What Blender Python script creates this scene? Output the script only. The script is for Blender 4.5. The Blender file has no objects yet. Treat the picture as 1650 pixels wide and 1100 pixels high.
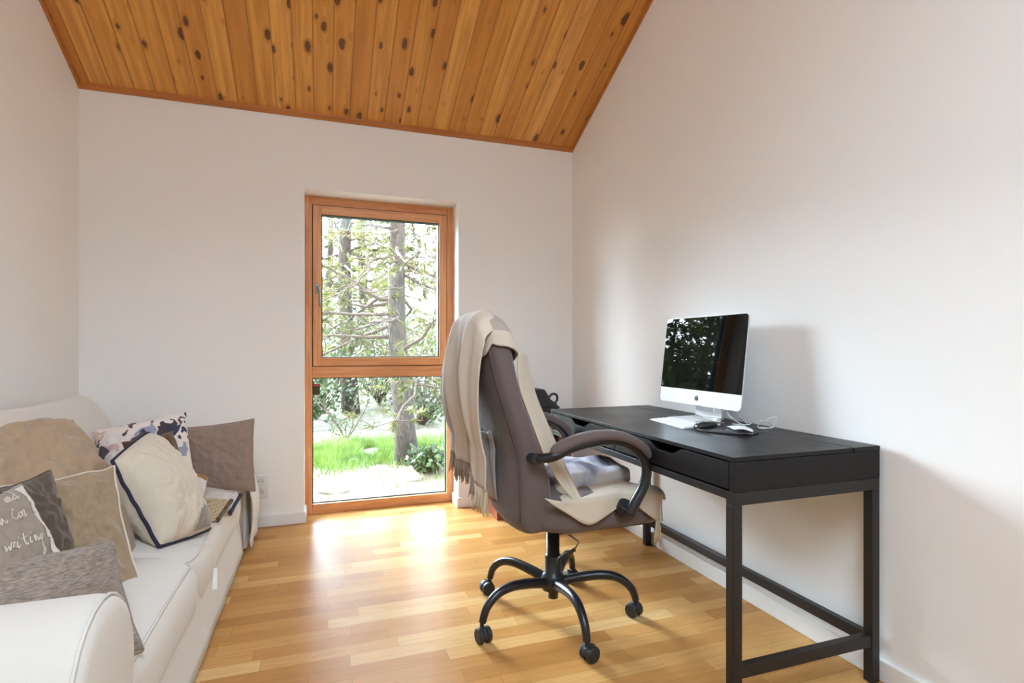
import bpy, math, random
from math import sin, cos, pi, radians, sqrt
from mathutils import Vector, noise, Matrix
random.seed(7)
sc = bpy.context.scene
COL = sc.collection

# ------------------------------------------------------------------ camera
TH, F, YH, H = 0.3355, 879.0, 560.5, 1.0736
cam = bpy.data.objects.new('camera', bpy.data.cameras.new('camera'))
COL.objects.link(cam)
cam.location = (0, 0, H)
cam.rotation_euler = (pi / 2, 0, -TH)
cam.data.sensor_width = 36
cam.data.lens = F * 36 / 1650
cam.data.shift_y = (YH - 550) / 1650
cam.data.clip_start = 0.02
cam.data.clip_end = 300
sc.camera = cam

# ------------------------------------------------------------------ room measures (metres)
XR, XL, YF, YB = 1.7155, -1.253, 3.5908, -2.3
CZ, SL, RIDGE = 2.511, 0.4746, 0.75
WL, WR, WT, REC = -0.1026, 0.8703, 2.0557, 0.16

# ------------------------------------------------------------------ light and exposure
vs = sc.view_settings
vs.view_transform = 'Standard'
vs.look = 'None'
vs.gamma = 1
vs.use_curve_mapping = False
vs.exposure = 0.84
sc.cycles.max_bounces = 14
sc.cycles.diffuse_bounces = 8
sc.cycles.glossy_bounces = 4
sc.cycles.transparent_max_bounces = 12
sc.cycles.use_denoising = True
sc.cycles.sample_clamp_indirect = 12
wd = bpy.data.worlds.new('sky'); sc.world = wd
wd.use_nodes = True
nt = wd.node_tree
bg = nt.nodes['Background']
def _vm(op, x, y):
    n_ = nt.nodes.new('ShaderNodeVectorMath'); n_.operation = op; nt.links.new(x, n_.inputs[0]); n_.inputs[1].default_value = y; return n_
def _m(op, x, y=None, z=None):
    n_ = nt.nodes.new('ShaderNodeMath'); n_.operation = op
    for i_, v_ in enumerate((x, y, z)):
        if v_ is None: continue
        if hasattr(v_, 'is_output'): nt.links.new(v_, n_.inputs[i_])
        else: n_.inputs[i_].default_value = v_
    return n_.outputs[0]
geo = nt.nodes.new('ShaderNodeTexCoord')
SKY_BASE, SKY_LOBE, SKY_BACK = 5.0, 67.0, 9.5  # back sky is set as fill through the added roof window
sep = nt.nodes.new('ShaderNodeSeparateXYZ'); nt.links.new(geo.outputs['Generated'], sep.inputs[0])
# hazy bright sky around the sun's side of the heaven (to the left beyond the window)
lobe_dir = Vector((-.42, .80, .36)).normalized()
dotn = _vm('DOT_PRODUCT', geo.outputs['Generated'], lobe_dir).outputs['Value']
mr = nt.nodes.new('ShaderNodeMapRange'); mr.interpolation_type = 'SMOOTHSTEP'
nt.links.new(dotn, mr.inputs[0]); mr.inputs[1].default_value = .55; mr.inputs[2].default_value = 1.0
side = nt.nodes.new('ShaderNodeMapRange'); nt.links.new(sep.outputs['Y'], side.inputs[0]); side.inputs[1].default_value = -.3; side.inputs[2].default_value = .3
side.inputs[3].default_value = SKY_BACK; side.inputs[4].default_value = SKY_BASE
strength = _m('ADD', side.outputs[0], _m('MULTIPLY', mr.outputs[0], SKY_LOBE))
rmp = nt.nodes.new('ShaderNodeValToRGB')
rmp.color_ramp.elements[0].position = 0.0; rmp.color_ramp.elements[0].color = (0.84, 0.985, 1.15, 1)
rmp.color_ramp.elements[1].position = 0.7; rmp.color_ramp.elements[1].color = (0.80, 0.975, 1.18, 1)
nt.links.new(sep.outputs['Z'], rmp.inputs[0])
nt.links.new(rmp.outputs[0], bg.inputs[0])
nt.links.new(strength, bg.inputs[1])

def light(name, kind, loc, rot, **kw):
    l = bpy.data.lights.new(name, kind)
    o = bpy.data.objects.new(name, l); COL.objects.link(o)
    o.location = loc; o.rotation_euler = rot
    for k, v in kw.items():
        if k == 'portal': l.cycles.is_portal = v
        else: setattr(l, k, v)
    return o
sun = light('sun', 'SUN', (0, 0, 20), (0, 0, 0), energy=5.0, angle=radians(1.5), color=(1.0, 0.95, 0.86))
sun.rotation_euler = Vector((0.8, 0.05, -0.7)).to_track_quat('-Z', 'Y').to_euler()
# portals only guide the sampling of the sky through the far window and the added roof window
light('portal_window', 'AREA', ((WL + WR) / 2, YF + 0.3, WT / 2), (radians(-90), 0, 0), shape='RECTANGLE', size=WR - WL, size_y=WT, portal=True)
light('portal_added_skylight', 'AREA', (0.2, -0.8, 3.29), (math.atan(0.4746), 0, 0), shape='RECTANGLE', size=1.7, size_y=1.5, portal=True)

# ------------------------------------------------------------------ helpers
RG = Vector((cos(TH), -sin(TH), 0)); FW = Vector((sin(TH), cos(TH), 0)); UP = Vector((0, 0, 1)); CP = Vector((0, 0, H))
def ray(px, py): return FW + RG * ((px - 825) / F) + UP * ((YH - py) / F)
def P(px, py, d): return CP + ray(px, py) * d
def RP(px, py, pt, n):
    r = ray(px, py); n = Vector(n)
    return CP + r * ((Vector(pt) - CP).dot(n) / r.dot(n))
def Zp(px, py, z): return RP(px, py, (0, 0, z), (0, 0, 1))

def tag(o, label=None, cat=None, group=None, kind=None):
    if label: o['label'] = label
    if cat: o['category'] = cat
    if group: o['group'] = group
    if kind: o['kind'] = kind
    return o
def empty(name, loc, rz=0, parent=None):
    o = bpy.data.objects.new(name, None); COL.objects.link(o)
    o.location = loc; o.rotation_euler = (0, 0, rz); o.empty_display_size = .05
    if parent: o.parent = parent
    return o
def thing(name, label, cat, loc=(0, 0, 0), rz=0, group=None):
    return tag(empty(name, loc, rz), label, cat, group)

class MB:
    def __init__(s): s.v = []; s.f = []; s.m = []
    def add(s, vs_, fs, mi=0):
        b = len(s.v); s.v += [tuple(v) for v in vs_]
        s.f += [tuple(i + b for i in f) for f in fs]; s.m += [mi] * len(fs); return s
    def box(s, x0, x1, y0, y1, z0, z1, mi=0):
        return s.add([(x, y, z) for z in (z0, z1) for y in (y0, y1) for x in (x0, x1)],
                     [(0, 2, 3, 1), (4, 5, 7, 6), (0, 1, 5, 4), (2, 6, 7, 3), (0, 4, 6, 2), (1, 3, 7, 5)], mi)
    def tube(s, pts, r, n=10, cap=True, flat=1.0, mi=0, up=None):
        pts = [Vector(p) for p in pts]
        rs = r if isinstance(r, (list, tuple)) else [r] * len(pts)
        vs_ = []; prev = None
        for i, p in enumerate(pts):
            t = (pts[min(i + 1, len(pts) - 1)] - pts[max(i - 1, 0)])
            if t.length < 1e-9: t = Vector((0, 0, 1))
            t.normalize()
            if up is not None: a = Vector(up) - t * t.dot(Vector(up))
            elif prev is None:
                a = Vector((0, 0, 1)) if abs(t.z) < .9 else Vector((1, 0, 0)); a = a - t * a.dot(t)
            else: a = prev - t * prev.dot(t)
            if a.length < 1e-6: a = t.orthogonal()
            a.normalize(); prev = a; b = t.cross(a)
            for k in range(n):
                an = 2 * pi * k / n
                vs_.append(p + (a * cos(an) * flat + b * sin(an)) * rs[i])
        fs = []
        for i in range(len(pts) - 1):
            for k in range(n):
                k2 = (k + 1) % n
                fs.append((i * n + k, i * n + k2, (i + 1) * n + k2, (i + 1) * n + k))
        if cap:
            fs.append(tuple(range(n - 1, -1, -1))); fs.append(tuple((len(pts) - 1) * n + k for k in range(n)))
        return s.add(vs_, fs, mi)
    def lathe(s, prof, n=24, c=(0, 0), mi=0):
        vs_ = [(c[0] + r * cos(2 * pi * k / n), c[1] + r * sin(2 * pi * k / n), z) for r, z in prof for k in range(n)]
        fs = [(i * n + k, i * n + (k + 1) % n, (i + 1) * n + (k + 1) % n, (i + 1) * n + k) for i in range(len(prof) - 1) for k in range(n)]
        fs += [tuple(range(n - 1, -1, -1)), tuple((len(prof) - 1) * n + k for k in range(n))]
        return s.add(vs_, fs, mi)
    def prism(s, poly, fn, t0, t1, mi=0):
        n = len(poly); vs_ = [fn(a, b, t0) for a, b in poly] + [fn(a, b, t1) for a, b in poly]
        fs = [tuple(range(n - 1, -1, -1)), tuple(range(n, 2 * n))] + [(i, (i + 1) % n, n + (i + 1) % n, n + i) for i in range(n)]
        return s.add(vs_, fs, mi)
    def grid(s, fn, nu, nv, mi=0, wrap=False):
        vs_ = [fn(i / (nu if wrap else nu - 1), j / (nv - 1)) for j in range(nv) for i in range(nu)]
        fs = []
        for j in range(nv - 1):
            for i in range(nu if wrap else nu - 1):
                i2 = (i + 1) % nu
                fs.append((j * nu + i, j * nu + i2, (j + 1) * nu + i2, (j + 1) * nu + i))
        return s.add(vs_, fs, mi)
    def build(s, name, mat, parent=None, smooth=False, bevel=0, sub=0, solid=0, weld=False, loc=None, angle=35):
        me = bpy.data.meshes.new(name); me.from_pydata(s.v, [], s.f)
        mats = mat if isinstance(mat, (list, tuple)) else [mat]
        for m in mats: me.materials.append(m)
        if len(mats) > 1: me.polygons.foreach_set('material_index', s.m)
        import bmesh
        bm = bmesh.new(); bm.from_mesh(me)
        if weld: bmesh.ops.remove_doubles(bm, verts=bm.verts, dist=1e-5)
        if not getattr(s, 'open', False): bmesh.ops.recalc_face_normals(bm, faces=bm.faces)
        bm.to_mesh(me); bm.free()
        if smooth: me.polygons.foreach_set('use_smooth', [True] * len(me.polygons))
        me.update()
        o = bpy.data.objects.new(name, me); COL.objects.link(o)
        if parent: o.parent = parent
        if loc: o.location = loc
        if bevel:
            b = o.modifiers.new('bevel', 'BEVEL'); b.width = bevel; b.segments = 3; b.limit_method = 'ANGLE'; b.angle_limit = radians(angle)
        if solid:
            b = o.modifiers.new('solid', 'SOLIDIFY'); b.thickness = solid; b.offset = 0
        if sub:
            b = o.modifiers.new('sub', 'SUBSURF'); b.levels = sub; b.render_levels = sub
        return o

def cr(pts, n=8):
    """smooth curve through points"""
    pts = [Vector(p) for p in pts]; out = []
    for i in range(len(pts) - 1):
        p0 = pts[max(i - 1, 0)]; p1 = pts[i]; p2 = pts[i + 1]; p3 = pts[min(i + 2, len(pts) - 1)]
        for k in range(n):
            t = k / n
            out.append(.5 * ((2 * p1) + (p2 - p0) * t + (2 * p0 - 5 * p1 + 4 * p2 - p3) * t * t + (3 * p1 - p0 - 3 * p2 + p3) * t ** 3))
    out.append(pts[-1]); return out
def lerpt(tab, x):
    if x <= tab[0][0]: return tab[0][1]
    for (a, b), (c, d) in zip(tab, tab[1:]):
        if x <= c: return b + (d - b) * (x - a) / (c - a)
    return tab[-1][1]

# ------------------------------------------------------------------ materials
def srgb(r, g, b):
    f = lambda c: (c / 255 / 12.92) if c / 255 <= .04045 else ((c / 255 + .055) / 1.055) ** 2.4
    return (f(r), f(g), f(b), 1)
class NT:
    def __init__(s, name):
        s.mat = bpy.data.materials.new(name); s.mat.use_nodes = True; s.t = s.mat.node_tree
        s.b = s.t.nodes['Principled BSDF']; s.out = s.t.nodes['Material Output']
    def n(s, ty, **kw):
        nd = s.t.nodes.new(ty)
        for k, v in kw.items():
            if k.startswith('_'): setattr(nd, k[1:], v)
            else:
                key = k.replace('__', ' ')
                s.set(nd.inputs[int(key[1:])] if key[0] == 'i' and key[1:].isdigit() else nd.inputs[key], v)
        return nd
    def set(s, sock, v):
        if hasattr(v, 'is_output'): s.t.links.new(v, sock)
        else: sock.default_value = v
    def math(s, op, a, b=None, c=None):
        nd = s.t.nodes.new('ShaderNodeMath'); nd.operation = op
        for i, v in enumerate((a, b, c)):
            if v is not None: s.set(nd.inputs[i], v)
        return nd.outputs[0]
    def mix(s, f, a, b, mode='MIX'):
        nd = s.t.nodes.new('ShaderNodeMix'); nd.data_type = 'RGBA'; nd.blend_type = mode
        s.set(nd.inputs[0], f); s.set(nd.inputs[6], a); s.set(nd.inputs[7], b); return nd.outputs[2]
    def ramp(s, f, els):
        nd = s.t.nodes.new('ShaderNodeValToRGB'); r = nd.color_ramp
        while len(r.elements) < len(els): r.elements.new(.5)
        for e, (p, c) in zip(r.elements, els):
            e.position = p; e.color = c if hasattr(c, '__len__') else (c, c, c, 1)
        s.set(nd.inputs[0], f); return nd.outputs[0]
    def coords(s, scale=(1, 1, 1), rot=(0, 0, 0), which='Object'):
        tc = s.t.nodes.new('ShaderNodeTexCoord'); mp = s.t.nodes.new('ShaderNodeMapping')
        mp.inputs['Scale'].default_value = scale; mp.inputs['Rotation'].default_value = rot
        s.t.links.new(tc.outputs[which], mp.inputs[0]); return mp.outputs[0]
    def noise(s, vec, scale, detail=3, rough=.5, dist=0):
        nd = s.t.nodes.new('ShaderNodeTexNoise')
        s.set(nd.inputs['Vector'], vec); s.set(nd.inputs['Scale'], scale); s.set(nd.inputs['Detail'], detail)
        s.set(nd.inputs['Roughness'], rough); s.set(nd.inputs['Distortion'], dist); return nd.outputs[0]
    def bump(s, h, strength=.3, dist=.01, normal=None):
        nd = s.t.nodes.new('ShaderNodeBump'); s.set(nd.inputs['Strength'], strength); s.set(nd.inputs['Distance'], dist); s.set(nd.inputs['Height'], h)
        if normal is not None: s.set(nd.inputs['Normal'], normal)
        s.t.links.new(nd.outputs[0], s.b.inputs['Normal']); return nd.outputs[0]
    def base(s, c): s.set(s.b.inputs['Base Color'], c)
    def rough(s, v): s.set(s.b.inputs['Roughness'], v)
def simple(name, col, rough=.5, metal=0, var=.06, scale=20, bump=0, bscale=200, spec=.5, coat=0):
    m = NT(name); v = m.coords()
    f = m.noise(v, scale, 3)
    a = tuple(c * (1 - var) for c in col[:3]) + (1,); b = tuple(min(1, c * (1 + var)) for c in col[:3]) + (1,)
    m.base(m.mix(f, a, b)); m.rough(rough); m.b.inputs['Metallic'].default_value = metal
    m.b.inputs['Specular IOR Level'].default_value = spec
    if coat: m.b.inputs['Coat Weight'].default_value = coat
    if bump: m.bump(m.noise(v, bscale, 2), bump, .002)
    return m.mat
def fabric(name, col, var=.15, weave=600, bump=.35, dark=None, streak=None, wr=.5):
    m = NT(name); v = m.coords()
    big = m.noise(v, 5, 4); fine = m.noise(v, weave, 2)
    if streak:
        sv = m.coords(scale=streak[0]); fine = m.noise(sv, streak[1], 3, .7)
    a = tuple(c * (1 - var) for c in col[:3]) + (1,); b = tuple(min(1, c * (1 + var)) for c in col[:3]) + (1,)
    c = m.mix(m.ramp(fine, [(.3, 0.), (.7, 1.)]), a if not dark else dark, b)
    c = m.mix(.25, c, m.mix(big, a, b)); m.base(c); m.rough(.92)
    m.b.inputs['Specular IOR Level'].default_value = .15
    m.b.inputs['Sheen Weight'].default_value = .25; m.b.inputs['Sheen Roughness'].default_value = .5
    n1 = m.bump(m.noise(v, 9, 3, .5, .8), wr, .012)
    m.bump(fine, bump, .0015, n1)
    return m.mat

def mat_wall(name, col):
    m = NT(name); v = m.coords()
    m.base(m.mix(m.noise(v, 1.2, 2), tuple(c * .985 for c in col[:3]) + (1,), col)); m.rough(.72)
    m.b.inputs['Specular IOR Level'].default_value = .25
    m.bump(m.noise(v, 260, 3), .06, .001); return m.mat
M_WALL = mat_wall('white_paint', (.872, .866, .848, 1))
M_TRIM = simple('white_trim_paint', (.82, .81, .79, 1), .4, var=.02)

def mat_floor():
    m = NT('oak_parquet'); v = m.coords(); s = m.n('ShaderNodeSeparateXYZ', i0=v)
    x, y = s.outputs[0], s.outputs[1]; w, L = .071, .46
    yr = m.math('DIVIDE', y, w); row = m.math('FLOOR', yr)
    wn = m.n('ShaderNodeTexWhiteNoise', _noise_dimensions='1D', W=row)
    xr = m.math('ADD', m.math('DIVIDE', x, L), m.math('MULTIPLY', wn.outputs[0], 7.3)); colm = m.math('FLOOR', xr)
    cv = m.n('ShaderNodeCombineXYZ', i0=colm, i1=row, i2=0.0)
    r2 = m.n('ShaderNodeTexWhiteNoise', _noise_dimensions='3D', Vector=cv.outputs[0])
    tone = r2.outputs[0]
    gv = m.n('ShaderNodeVectorMath', _operation='ADD', i0=m.coords(scale=(1.6, 22, 1)), i1=r2.outputs[1])
    gsc = m.n('ShaderNodeVectorMath', _operation='MULTIPLY', i0=r2.outputs[1], i1=(40, 40, 40))
    gv = m.n('ShaderNodeVectorMath', _operation='ADD', i0=m.coords(scale=(2.0, 26, 1)), i1=gsc.outputs[0])
    grain = m.noise(gv.outputs[0], 3.2, 6, .62, .6)
    c = m.ramp(tone, [(0, srgb(174, 122, 66)), (.3, srgb(190, 138, 78)), (.6, srgb(198, 148, 88)), (.85, srgb(206, 160, 100)), (1, srgb(218, 178, 122))])
    c = m.mix(m.ramp(grain, [(.35, .55), (.7, 0.)]), c, m.mix(.55, c, srgb(140, 88, 42)))
    fy = m.math('FRACT', yr); fx = m.math('FRACT', xr)
    ey = m.math('LESS_THAN', m.math('MINIMUM', fy, m.math('SUBTRACT', 1, fy)), .012)
    ex = m.math('LESS_THAN', m.math('MINIMUM', fx, m.math('SUBTRACT', 1, fx)), .002)
    e = m.math('MAXIMUM', ey, ex)
    c = m.mix(m.math('MULTIPLY', e, .45), c, srgb(96, 58, 26))
    # pale scuffs in the lacquer
    sc_ = m.ramp(m.noise(m.coords(scale=(3, 9, 1)), 6, 6, .75, 2.0), [(.70, 0.), (.76, .5)])
    m.base(m.mix(sc_, c, srgb(226, 196, 150)))
    m.rough(m.math('ADD', .24, m.math('MULTIPLY', grain, .12)))
    m.b.inputs['Specular IOR Level'].default_value = .08
    m.bump(m.math('ADD', grain, m.math('MULTIPLY', e, -1.5)), .08, .002); return m.mat
def mat_ceiling():
    m = NT('knotty_pine_boards'); v = m.coords(); s = m.n('ShaderNodeSeparateXYZ', i0=v)
    x, y = s.outputs[0], s.outputs[1]; w = .105
    xr = m.math('DIVIDE', m.math('ADD', x, 10.02), w); row = m.math('FLOOR', xr)
    wn = m.n('ShaderNodeTexWhiteNoise', _noise_dimensions='1D', W=row)
    tone = wn.outputs[0]; off = m.n('ShaderNodeVectorMath', _operation='MULTIPLY', i0=wn.outputs[1], i1=(30, 30, 30))
    # knots: cells stretched along the boards, one shape each
    kv = m.n('ShaderNodeVectorMath', _operation='ADD', i0=m.coords(scale=(1, .50, 0), rot=(0, 0, .25)), i1=off.outputs[0])
    vor = m.n('ShaderNodeTexVoronoi', _voronoi_dimensions='2D', _feature='F1', Vector=kv.outputs[0], Scale=9.0, Randomness=1.0)
    dist, pick = vor.outputs['Distance'], m.n('ShaderNodeSeparateXYZ', i0=vor.outputs['Color']).outputs[0]
    size = m.math('MULTIPLY', m.math('POWER', m.math('MAXIMUM', m.math('SUBTRACT', pick, .1), 0.), 1.6), .20)
    nd = m.math('SUBTRACT', m.math('ADD', dist, m.math('MULTIPLY', m.noise(v, 26, 4, .7), .16)), m.math('ADD', size, .055))
    knot = m.ramp(nd, [(0, 1.), (.032, 0.)]); halo = m.ramp(nd, [(0, 1.), (.14, 0.)])
    dd = m.n('ShaderNodeCombineXYZ', i0=m.math('MULTIPLY', halo, .12), i1=0.0, i2=0.0)
    gv = m.n('ShaderNodeVectorMath', _operation='ADD', i0=m.coords(scale=(1, .05, 0)), i1=off.outputs[0])
    gv2 = m.n('ShaderNodeVectorMath', _operation='ADD', i0=gv.outputs[0], i1=dd.outputs[0])
    grain = m.noise(gv2.outputs[0], 34, 5, .6, .35); bigg = m.noise(gv2.outputs[0], 9, 3)
    c = m.ramp(tone, [(0, srgb(204, 138, 56)), (.35, srgb(220, 156, 68)), (.7, srgb(230, 168, 78)), (1, srgb(240, 184, 98))])
    c = m.mix(m.ramp(grain, [(.4, .75), (.62, 0.)]), c, m.mix(.6, c, srgb(146, 78, 22)))
    c = m.mix(m.math('MULTIPLY', bigg, .4), c, srgb(205, 130, 56))
    c = m.mix(m.math('MULTIPLY', halo, .4), c, srgb(140, 74, 24)); c = m.mix(m.math('MULTIPLY', knot, .78), c, srgb(62, 30, 16))
    fx = m.math('FRACT', xr); edge = m.math('MINIMUM', fx, m.math('SUBTRACT', 1, fx))
    gr = m.ramp(edge, [(0, 1.), (.05, 0.)]); m.base(m.mix(m.math('MULTIPLY', gr, .5), c, srgb(120, 66, 24)))
    m.rough(.42); m.bump(m.math('SUBTRACT', m.math('MULTIPLY', grain, .1), gr), .6, .006); return m.mat
def mat_wood(name, c1, c2, axis=2, rough=.4, sc_=1.0):
    m = NT(name); s = [18, 18, 18]; s[axis] = 1.2
    g = m.noise(m.coords(scale=tuple(s)), 2.5 * sc_, 5, .6, .5)
    m.base(m.mix(m.ramp(g, [(.3, 0.), (.7, 1.)]), c1, c2)); m.rough(rough); m.bump(g, .1, .001); return m.mat
M_FLOOR = mat_floor(); M_CEIL = mat_ceiling()
M_WINV = mat_wood('lacquered_pine_upright', srgb(192, 122, 72), srgb(224, 164, 110), 2)
M_WINH = mat_wood('lacquered_pine_rail', srgb(192, 122, 72), srgb(224, 164, 110), 0)
M_MOULD = mat_wood('pine_moulding', srgb(165, 98, 40), srgb(190, 120, 56), 0)
M_REDWOOD = mat_wood('red_brown_wood', srgb(128, 62, 42), srgb(160, 86, 60), 2)
M_BLACKSEAL = simple('dark_seal', (.02, .03, .025, 1), .5)
M_CHROME = simple('brushed_steel', (.30, .28, .25, 1), .35, 1)
def mat_glass():
    m = NT('window_glass'); t = m.t
    tr = m.n('ShaderNodeBsdfTransparent', Color=(.97, .99, .975, 1)); gl = m.n('ShaderNodeBsdfGlossy', Roughness=.01)
    fr = m.n('ShaderNodeFresnel', IOR=1.45); mx = m.n('ShaderNodeMixShader', i0=m.math('MULTIPLY', fr.outputs[0], .7))
    t.links.new(tr.outputs[0], mx.inputs[1]); t.links.new(gl.outputs[0], mx.inputs[2]); t.links.new(mx.outputs[0], m.out.inputs[0])
    return m.mat
M_GLASS = mat_glass()
M_SOFA = fabric('white_cotton_cover', (.66, .63, .58, 1), .03, 500, .12, wr=.25)
M_SEAM = simple('white_piping', (.66, .64, .60, 1), .9)
M_TAUPE = fabric('taupe_velvet', srgb(150, 130, 118), .16, 300, .3)
M_TAN = fabric('tan_cotton', srgb(172, 148, 122), .08, 500, .15, wr=.8)
M_TAN2 = fabric('khaki_cotton', srgb(158, 138, 112), .09, 500, .15, wr=.9)
M_CREAM = fabric('cream_linen', srgb(208, 198, 180), .06, 500, .15, wr=.8)
M_DARKB = fabric('dark_brown_twill', srgb(92, 78, 66), .2, 700, .5)
M_NAVY = simple('navy_piping', srgb(36, 36, 58), .8)
M_TWEED = fabric('brown_tweed', srgb(158, 144, 132), .2, 600, .8, dark=srgb(84, 72, 64), streak=((1, 1, 7), 60))
M_BROWNF = fabric('brown_fur', srgb(92, 66, 44), .35, 400, 1)
M_SCRIPT = simple('pale_thread', srgb(216, 204, 190), .9)
M_FELT = simple('ochre_trim', srgb(170, 120, 70), .9)
M_BLK = simple('black_powder_coat', (.012, .012, .014, 1), .32, var=.1)
M_BLKM = simple('black_plastic', (.018, .018, .02, 1), .5, var=.1, bump=.1)
M_CHAIR = fabric('grey_brown_microfibre', srgb(100, 87, 84), .1, 500, .15, wr=.4)
M_CHAIRL = fabric('light_grey_pocket_cloth', srgb(168, 158, 152), .06, 500, .15, wr=1)
M_CHPIPE = simple('chair_piping', srgb(84, 72, 68), .8)
M_ALU = simple('aluminium', (.64, .65, .66, 1), .35, .2, var=.01)
M_WHITEP = simple('white_plastic', (.72, .72, .73, 1), .35, var=.01)
M_CABLE = simple('pale_grey_cable', (.7, .69, .66, 1), .5, var=.02)
def mat_screen():
    m = NT('screen_glass'); m.base((.002, .003, .003, 1)); m.rough(.015); m.b.inputs['IOR'].default_value = 1.55
    m.b.inputs['Specular IOR Level'].default_value = .22; return m.mat
M_SCREEN = mat_screen()
def mat_desk():
    m = NT('black_brown_laminate'); g = m.noise(m.coords(scale=(16, 1.2, 16)), 3, 5, .6, .4)
    m.base(m.mix(g, (.007, .0062, .0068, 1), (.019, .0165, .017, 1))); m.rough(m.math('ADD', .30, m.math('MULTIPLY', m.noise(m.coords(), 6, 4), .16)))
    m.b.inputs['Specular IOR Level'].default_value = .2; m.bump(g, .1, .001); return m.mat
M_DESK = mat_desk()
M_DESKM = simple('black_brown_metal', (.010, .009, .0095, 1), .4, var=.1)
def mat_floral():
    m = NT('floral_print'); v = m.coords(); w = m.noise(v, 6, 3)
    vv = m.n('ShaderNodeVectorMath', _operation='ADD', i0=v, i1=m.n('ShaderNodeCombineXYZ', i0=m.math('MULTIPLY', w, .15), i1=0.0, i2=w).outputs[0])
    vo = m.n('ShaderNodeTexVoronoi', Vector=vv.outputs[0], Scale=11.0); d = vo.outputs[0]; p = m.n('ShaderNodeSeparateXYZ', i0=vo.outputs['Color'])
    spot = m.math('LESS_THAN', m.math('ADD', d, m.math('MULTIPLY', w, .5)), m.math('ADD', .50, m.math('MULTIPLY', p.outputs[0], .38)))
    c = m.ramp(p.outputs[1], [(0, srgb(70, 62, 66)), (.28, srgb(58, 62, 84)), (.42, srgb(206, 178, 168)), (.62, srgb(92, 82, 88)), (.8, srgb(150, 152, 172)), (.9, srgb(88, 78, 84))])
    c.node.color_ramp.interpolation = 'CONSTANT'
    m.base(m.mix(spot, srgb(224, 214, 208), c)); m.rough(.9); m.bump(m.noise(v, 8, 3, .5, 1), .4, .01); return m.mat
M_FLORAL = mat_floral()
def mat_knit():
    m = NT('beige_knit'); v = m.coords()
    vo = m.n('ShaderNodeTexVoronoi', Vector=v, Scale=110.0, Randomness=.1)
    m.base(m.ramp(vo.outputs[0], [(.2, srgb(208, 192, 160)), (.6, srgb(160, 140, 106))])); m.rough(.95); m.bump(vo.outputs[0], -.8, .003); return m.mat
M_KNIT = mat_knit()
def mat_blanket(name='cream_grey_wool'):
    m = NT(name); v = m.coords(which='UV'); s = m.n('ShaderNodeSeparateXYZ', i0=v)
    c = m.ramp(s.outputs[0], [(0, srgb(142, 134, 128)), (.16, srgb(196, 186, 172)), (.46, srgb(172, 158, 148)), (.70, srgb(202, 190, 174)), (.88, srgb(212, 202, 186))])
    c.node.color_ramp.interpolation = 'CONSTANT'
    ob = m.coords(); f = m.noise(ob, 500, 2)
    m.base(m.mix(m.math('MULTIPLY', f, .25), c, srgb(140, 124, 106))); m.rough(.95)
    m.b.inputs['Sheen Weight'].default_value = .3
    m.bump(f, .3, .002, m.bump(m.noise(ob, 11, 3, .5, .5), .25, .01)); return m.mat
M_BLANK = mat_blanket()
M_BLANKC = fabric('cream_wool', srgb(200, 186, 166), .08, 500, .3)
M_FRINGE = simple('taupe_yarn', srgb(150, 134, 118), .95, var=.2)
M_FRINGEC = simple('cream_yarn', srgb(206, 190, 164), .95, var=.2)
def mat_fur():
    m = NT('grey_white_plush'); v = m.coords(); a = m.noise(v, 5, 3, .5, .6); b = m.noise(v, 300, 3, .7)
    c = m.ramp(a, [(.34, srgb(70, 66, 74)), (.44, srgb(150, 150, 166)), (.52, srgb(205, 205, 215)), (.62, srgb(222, 214, 208))])
    m.base(m.mix(m.math('MULTIPLY', b, .35), c, srgb(120, 118, 130))); m.rough(1.); m.bump(b, .8, .004); return m.mat
M_PLUSH = mat_fur()
M_PLUSHB = fabric('brown_plush', srgb(128, 108, 98), .35, 250, .9)

# ------------------------------------------------------------------ room shell
def struct(o): o['kind'] = 'structure'; return o
b = MB(); b.box(XL - .1, XR + .1, YB - .1, YF + .001, -.12, 0); b.box(WL, WR, YF, YF + REC + .09, -.12, 0)
struct(b.build('floor', M_FLOOR))
def cz(y): return CZ + SL * (YF - y) if y > RIDGE else CZ + SL * (YF - RIDGE) - SL * (RIDGE - y)
# gable side walls
gab = [(YB - .1, 0), (YF + .3, 0), (YF + .3, cz(YF + .3) + .1), (RIDGE, cz(RIDGE) + .1), (YB - .1, cz(YB - .1) + .1)]
struct(MB().prism(gab, lambda a, c, t: (t, a, c), XR, XR + .14).build('wall_right', M_WALL))
struct(MB().prism(gab, lambda a, c, t: (t, a, c), XL - .14, XL).build('wall_left', M_WALL))
# far wall with the opening for the floor-standing window
b = MB(); T = .34; zt = CZ + .02
b.box(XL, WL, YF, YF + T, -.02, zt); b.box(WR, XR, YF, YF + T, -.02, zt); b.box(WL, WR, YF, YF + T, WT, zt)
struct(b.build('wall_far', M_WALL))
# wall behind the camera, pine ceiling in two slopes with an added roof window for fill light in the rear one
struct(MB().box(XL, XR, YB - .14, YB, 0, 2.9).build('wall_back', M_WALL))
kx0, kx1, ky0, ky1 = -.6, 1.0, -1.5, -.1
def slab(xa, xb, yb_, ya_):
    return lambda mb: mb.prism([(ya_, cz(ya_)), (yb_, cz(yb_)), (yb_, cz(yb_) + .12), (ya_, cz(ya_) + .12)], lambda a, c, t: (t, a, c), xa, xb)
b = MB()
for q in ((XL, XR, YF + .002, RIDGE), (XL, XR, RIDGE, ky1), (XL, kx0, ky1, ky0), (kx1, XR, ky1, ky0), (XL, XR, ky0, YB - .05)): slab(q[0], q[1], q[3], q[2])(b)
struct(b.build('ceiling', M_CEIL))
w2 = struct(empty('added_roof_window', ((kx0 + kx1) / 2, (ky0 + ky1) / 2, cz((ky0 + ky1) / 2) + .05)))  # unseen roof window, added to let fill light into the room
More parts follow.
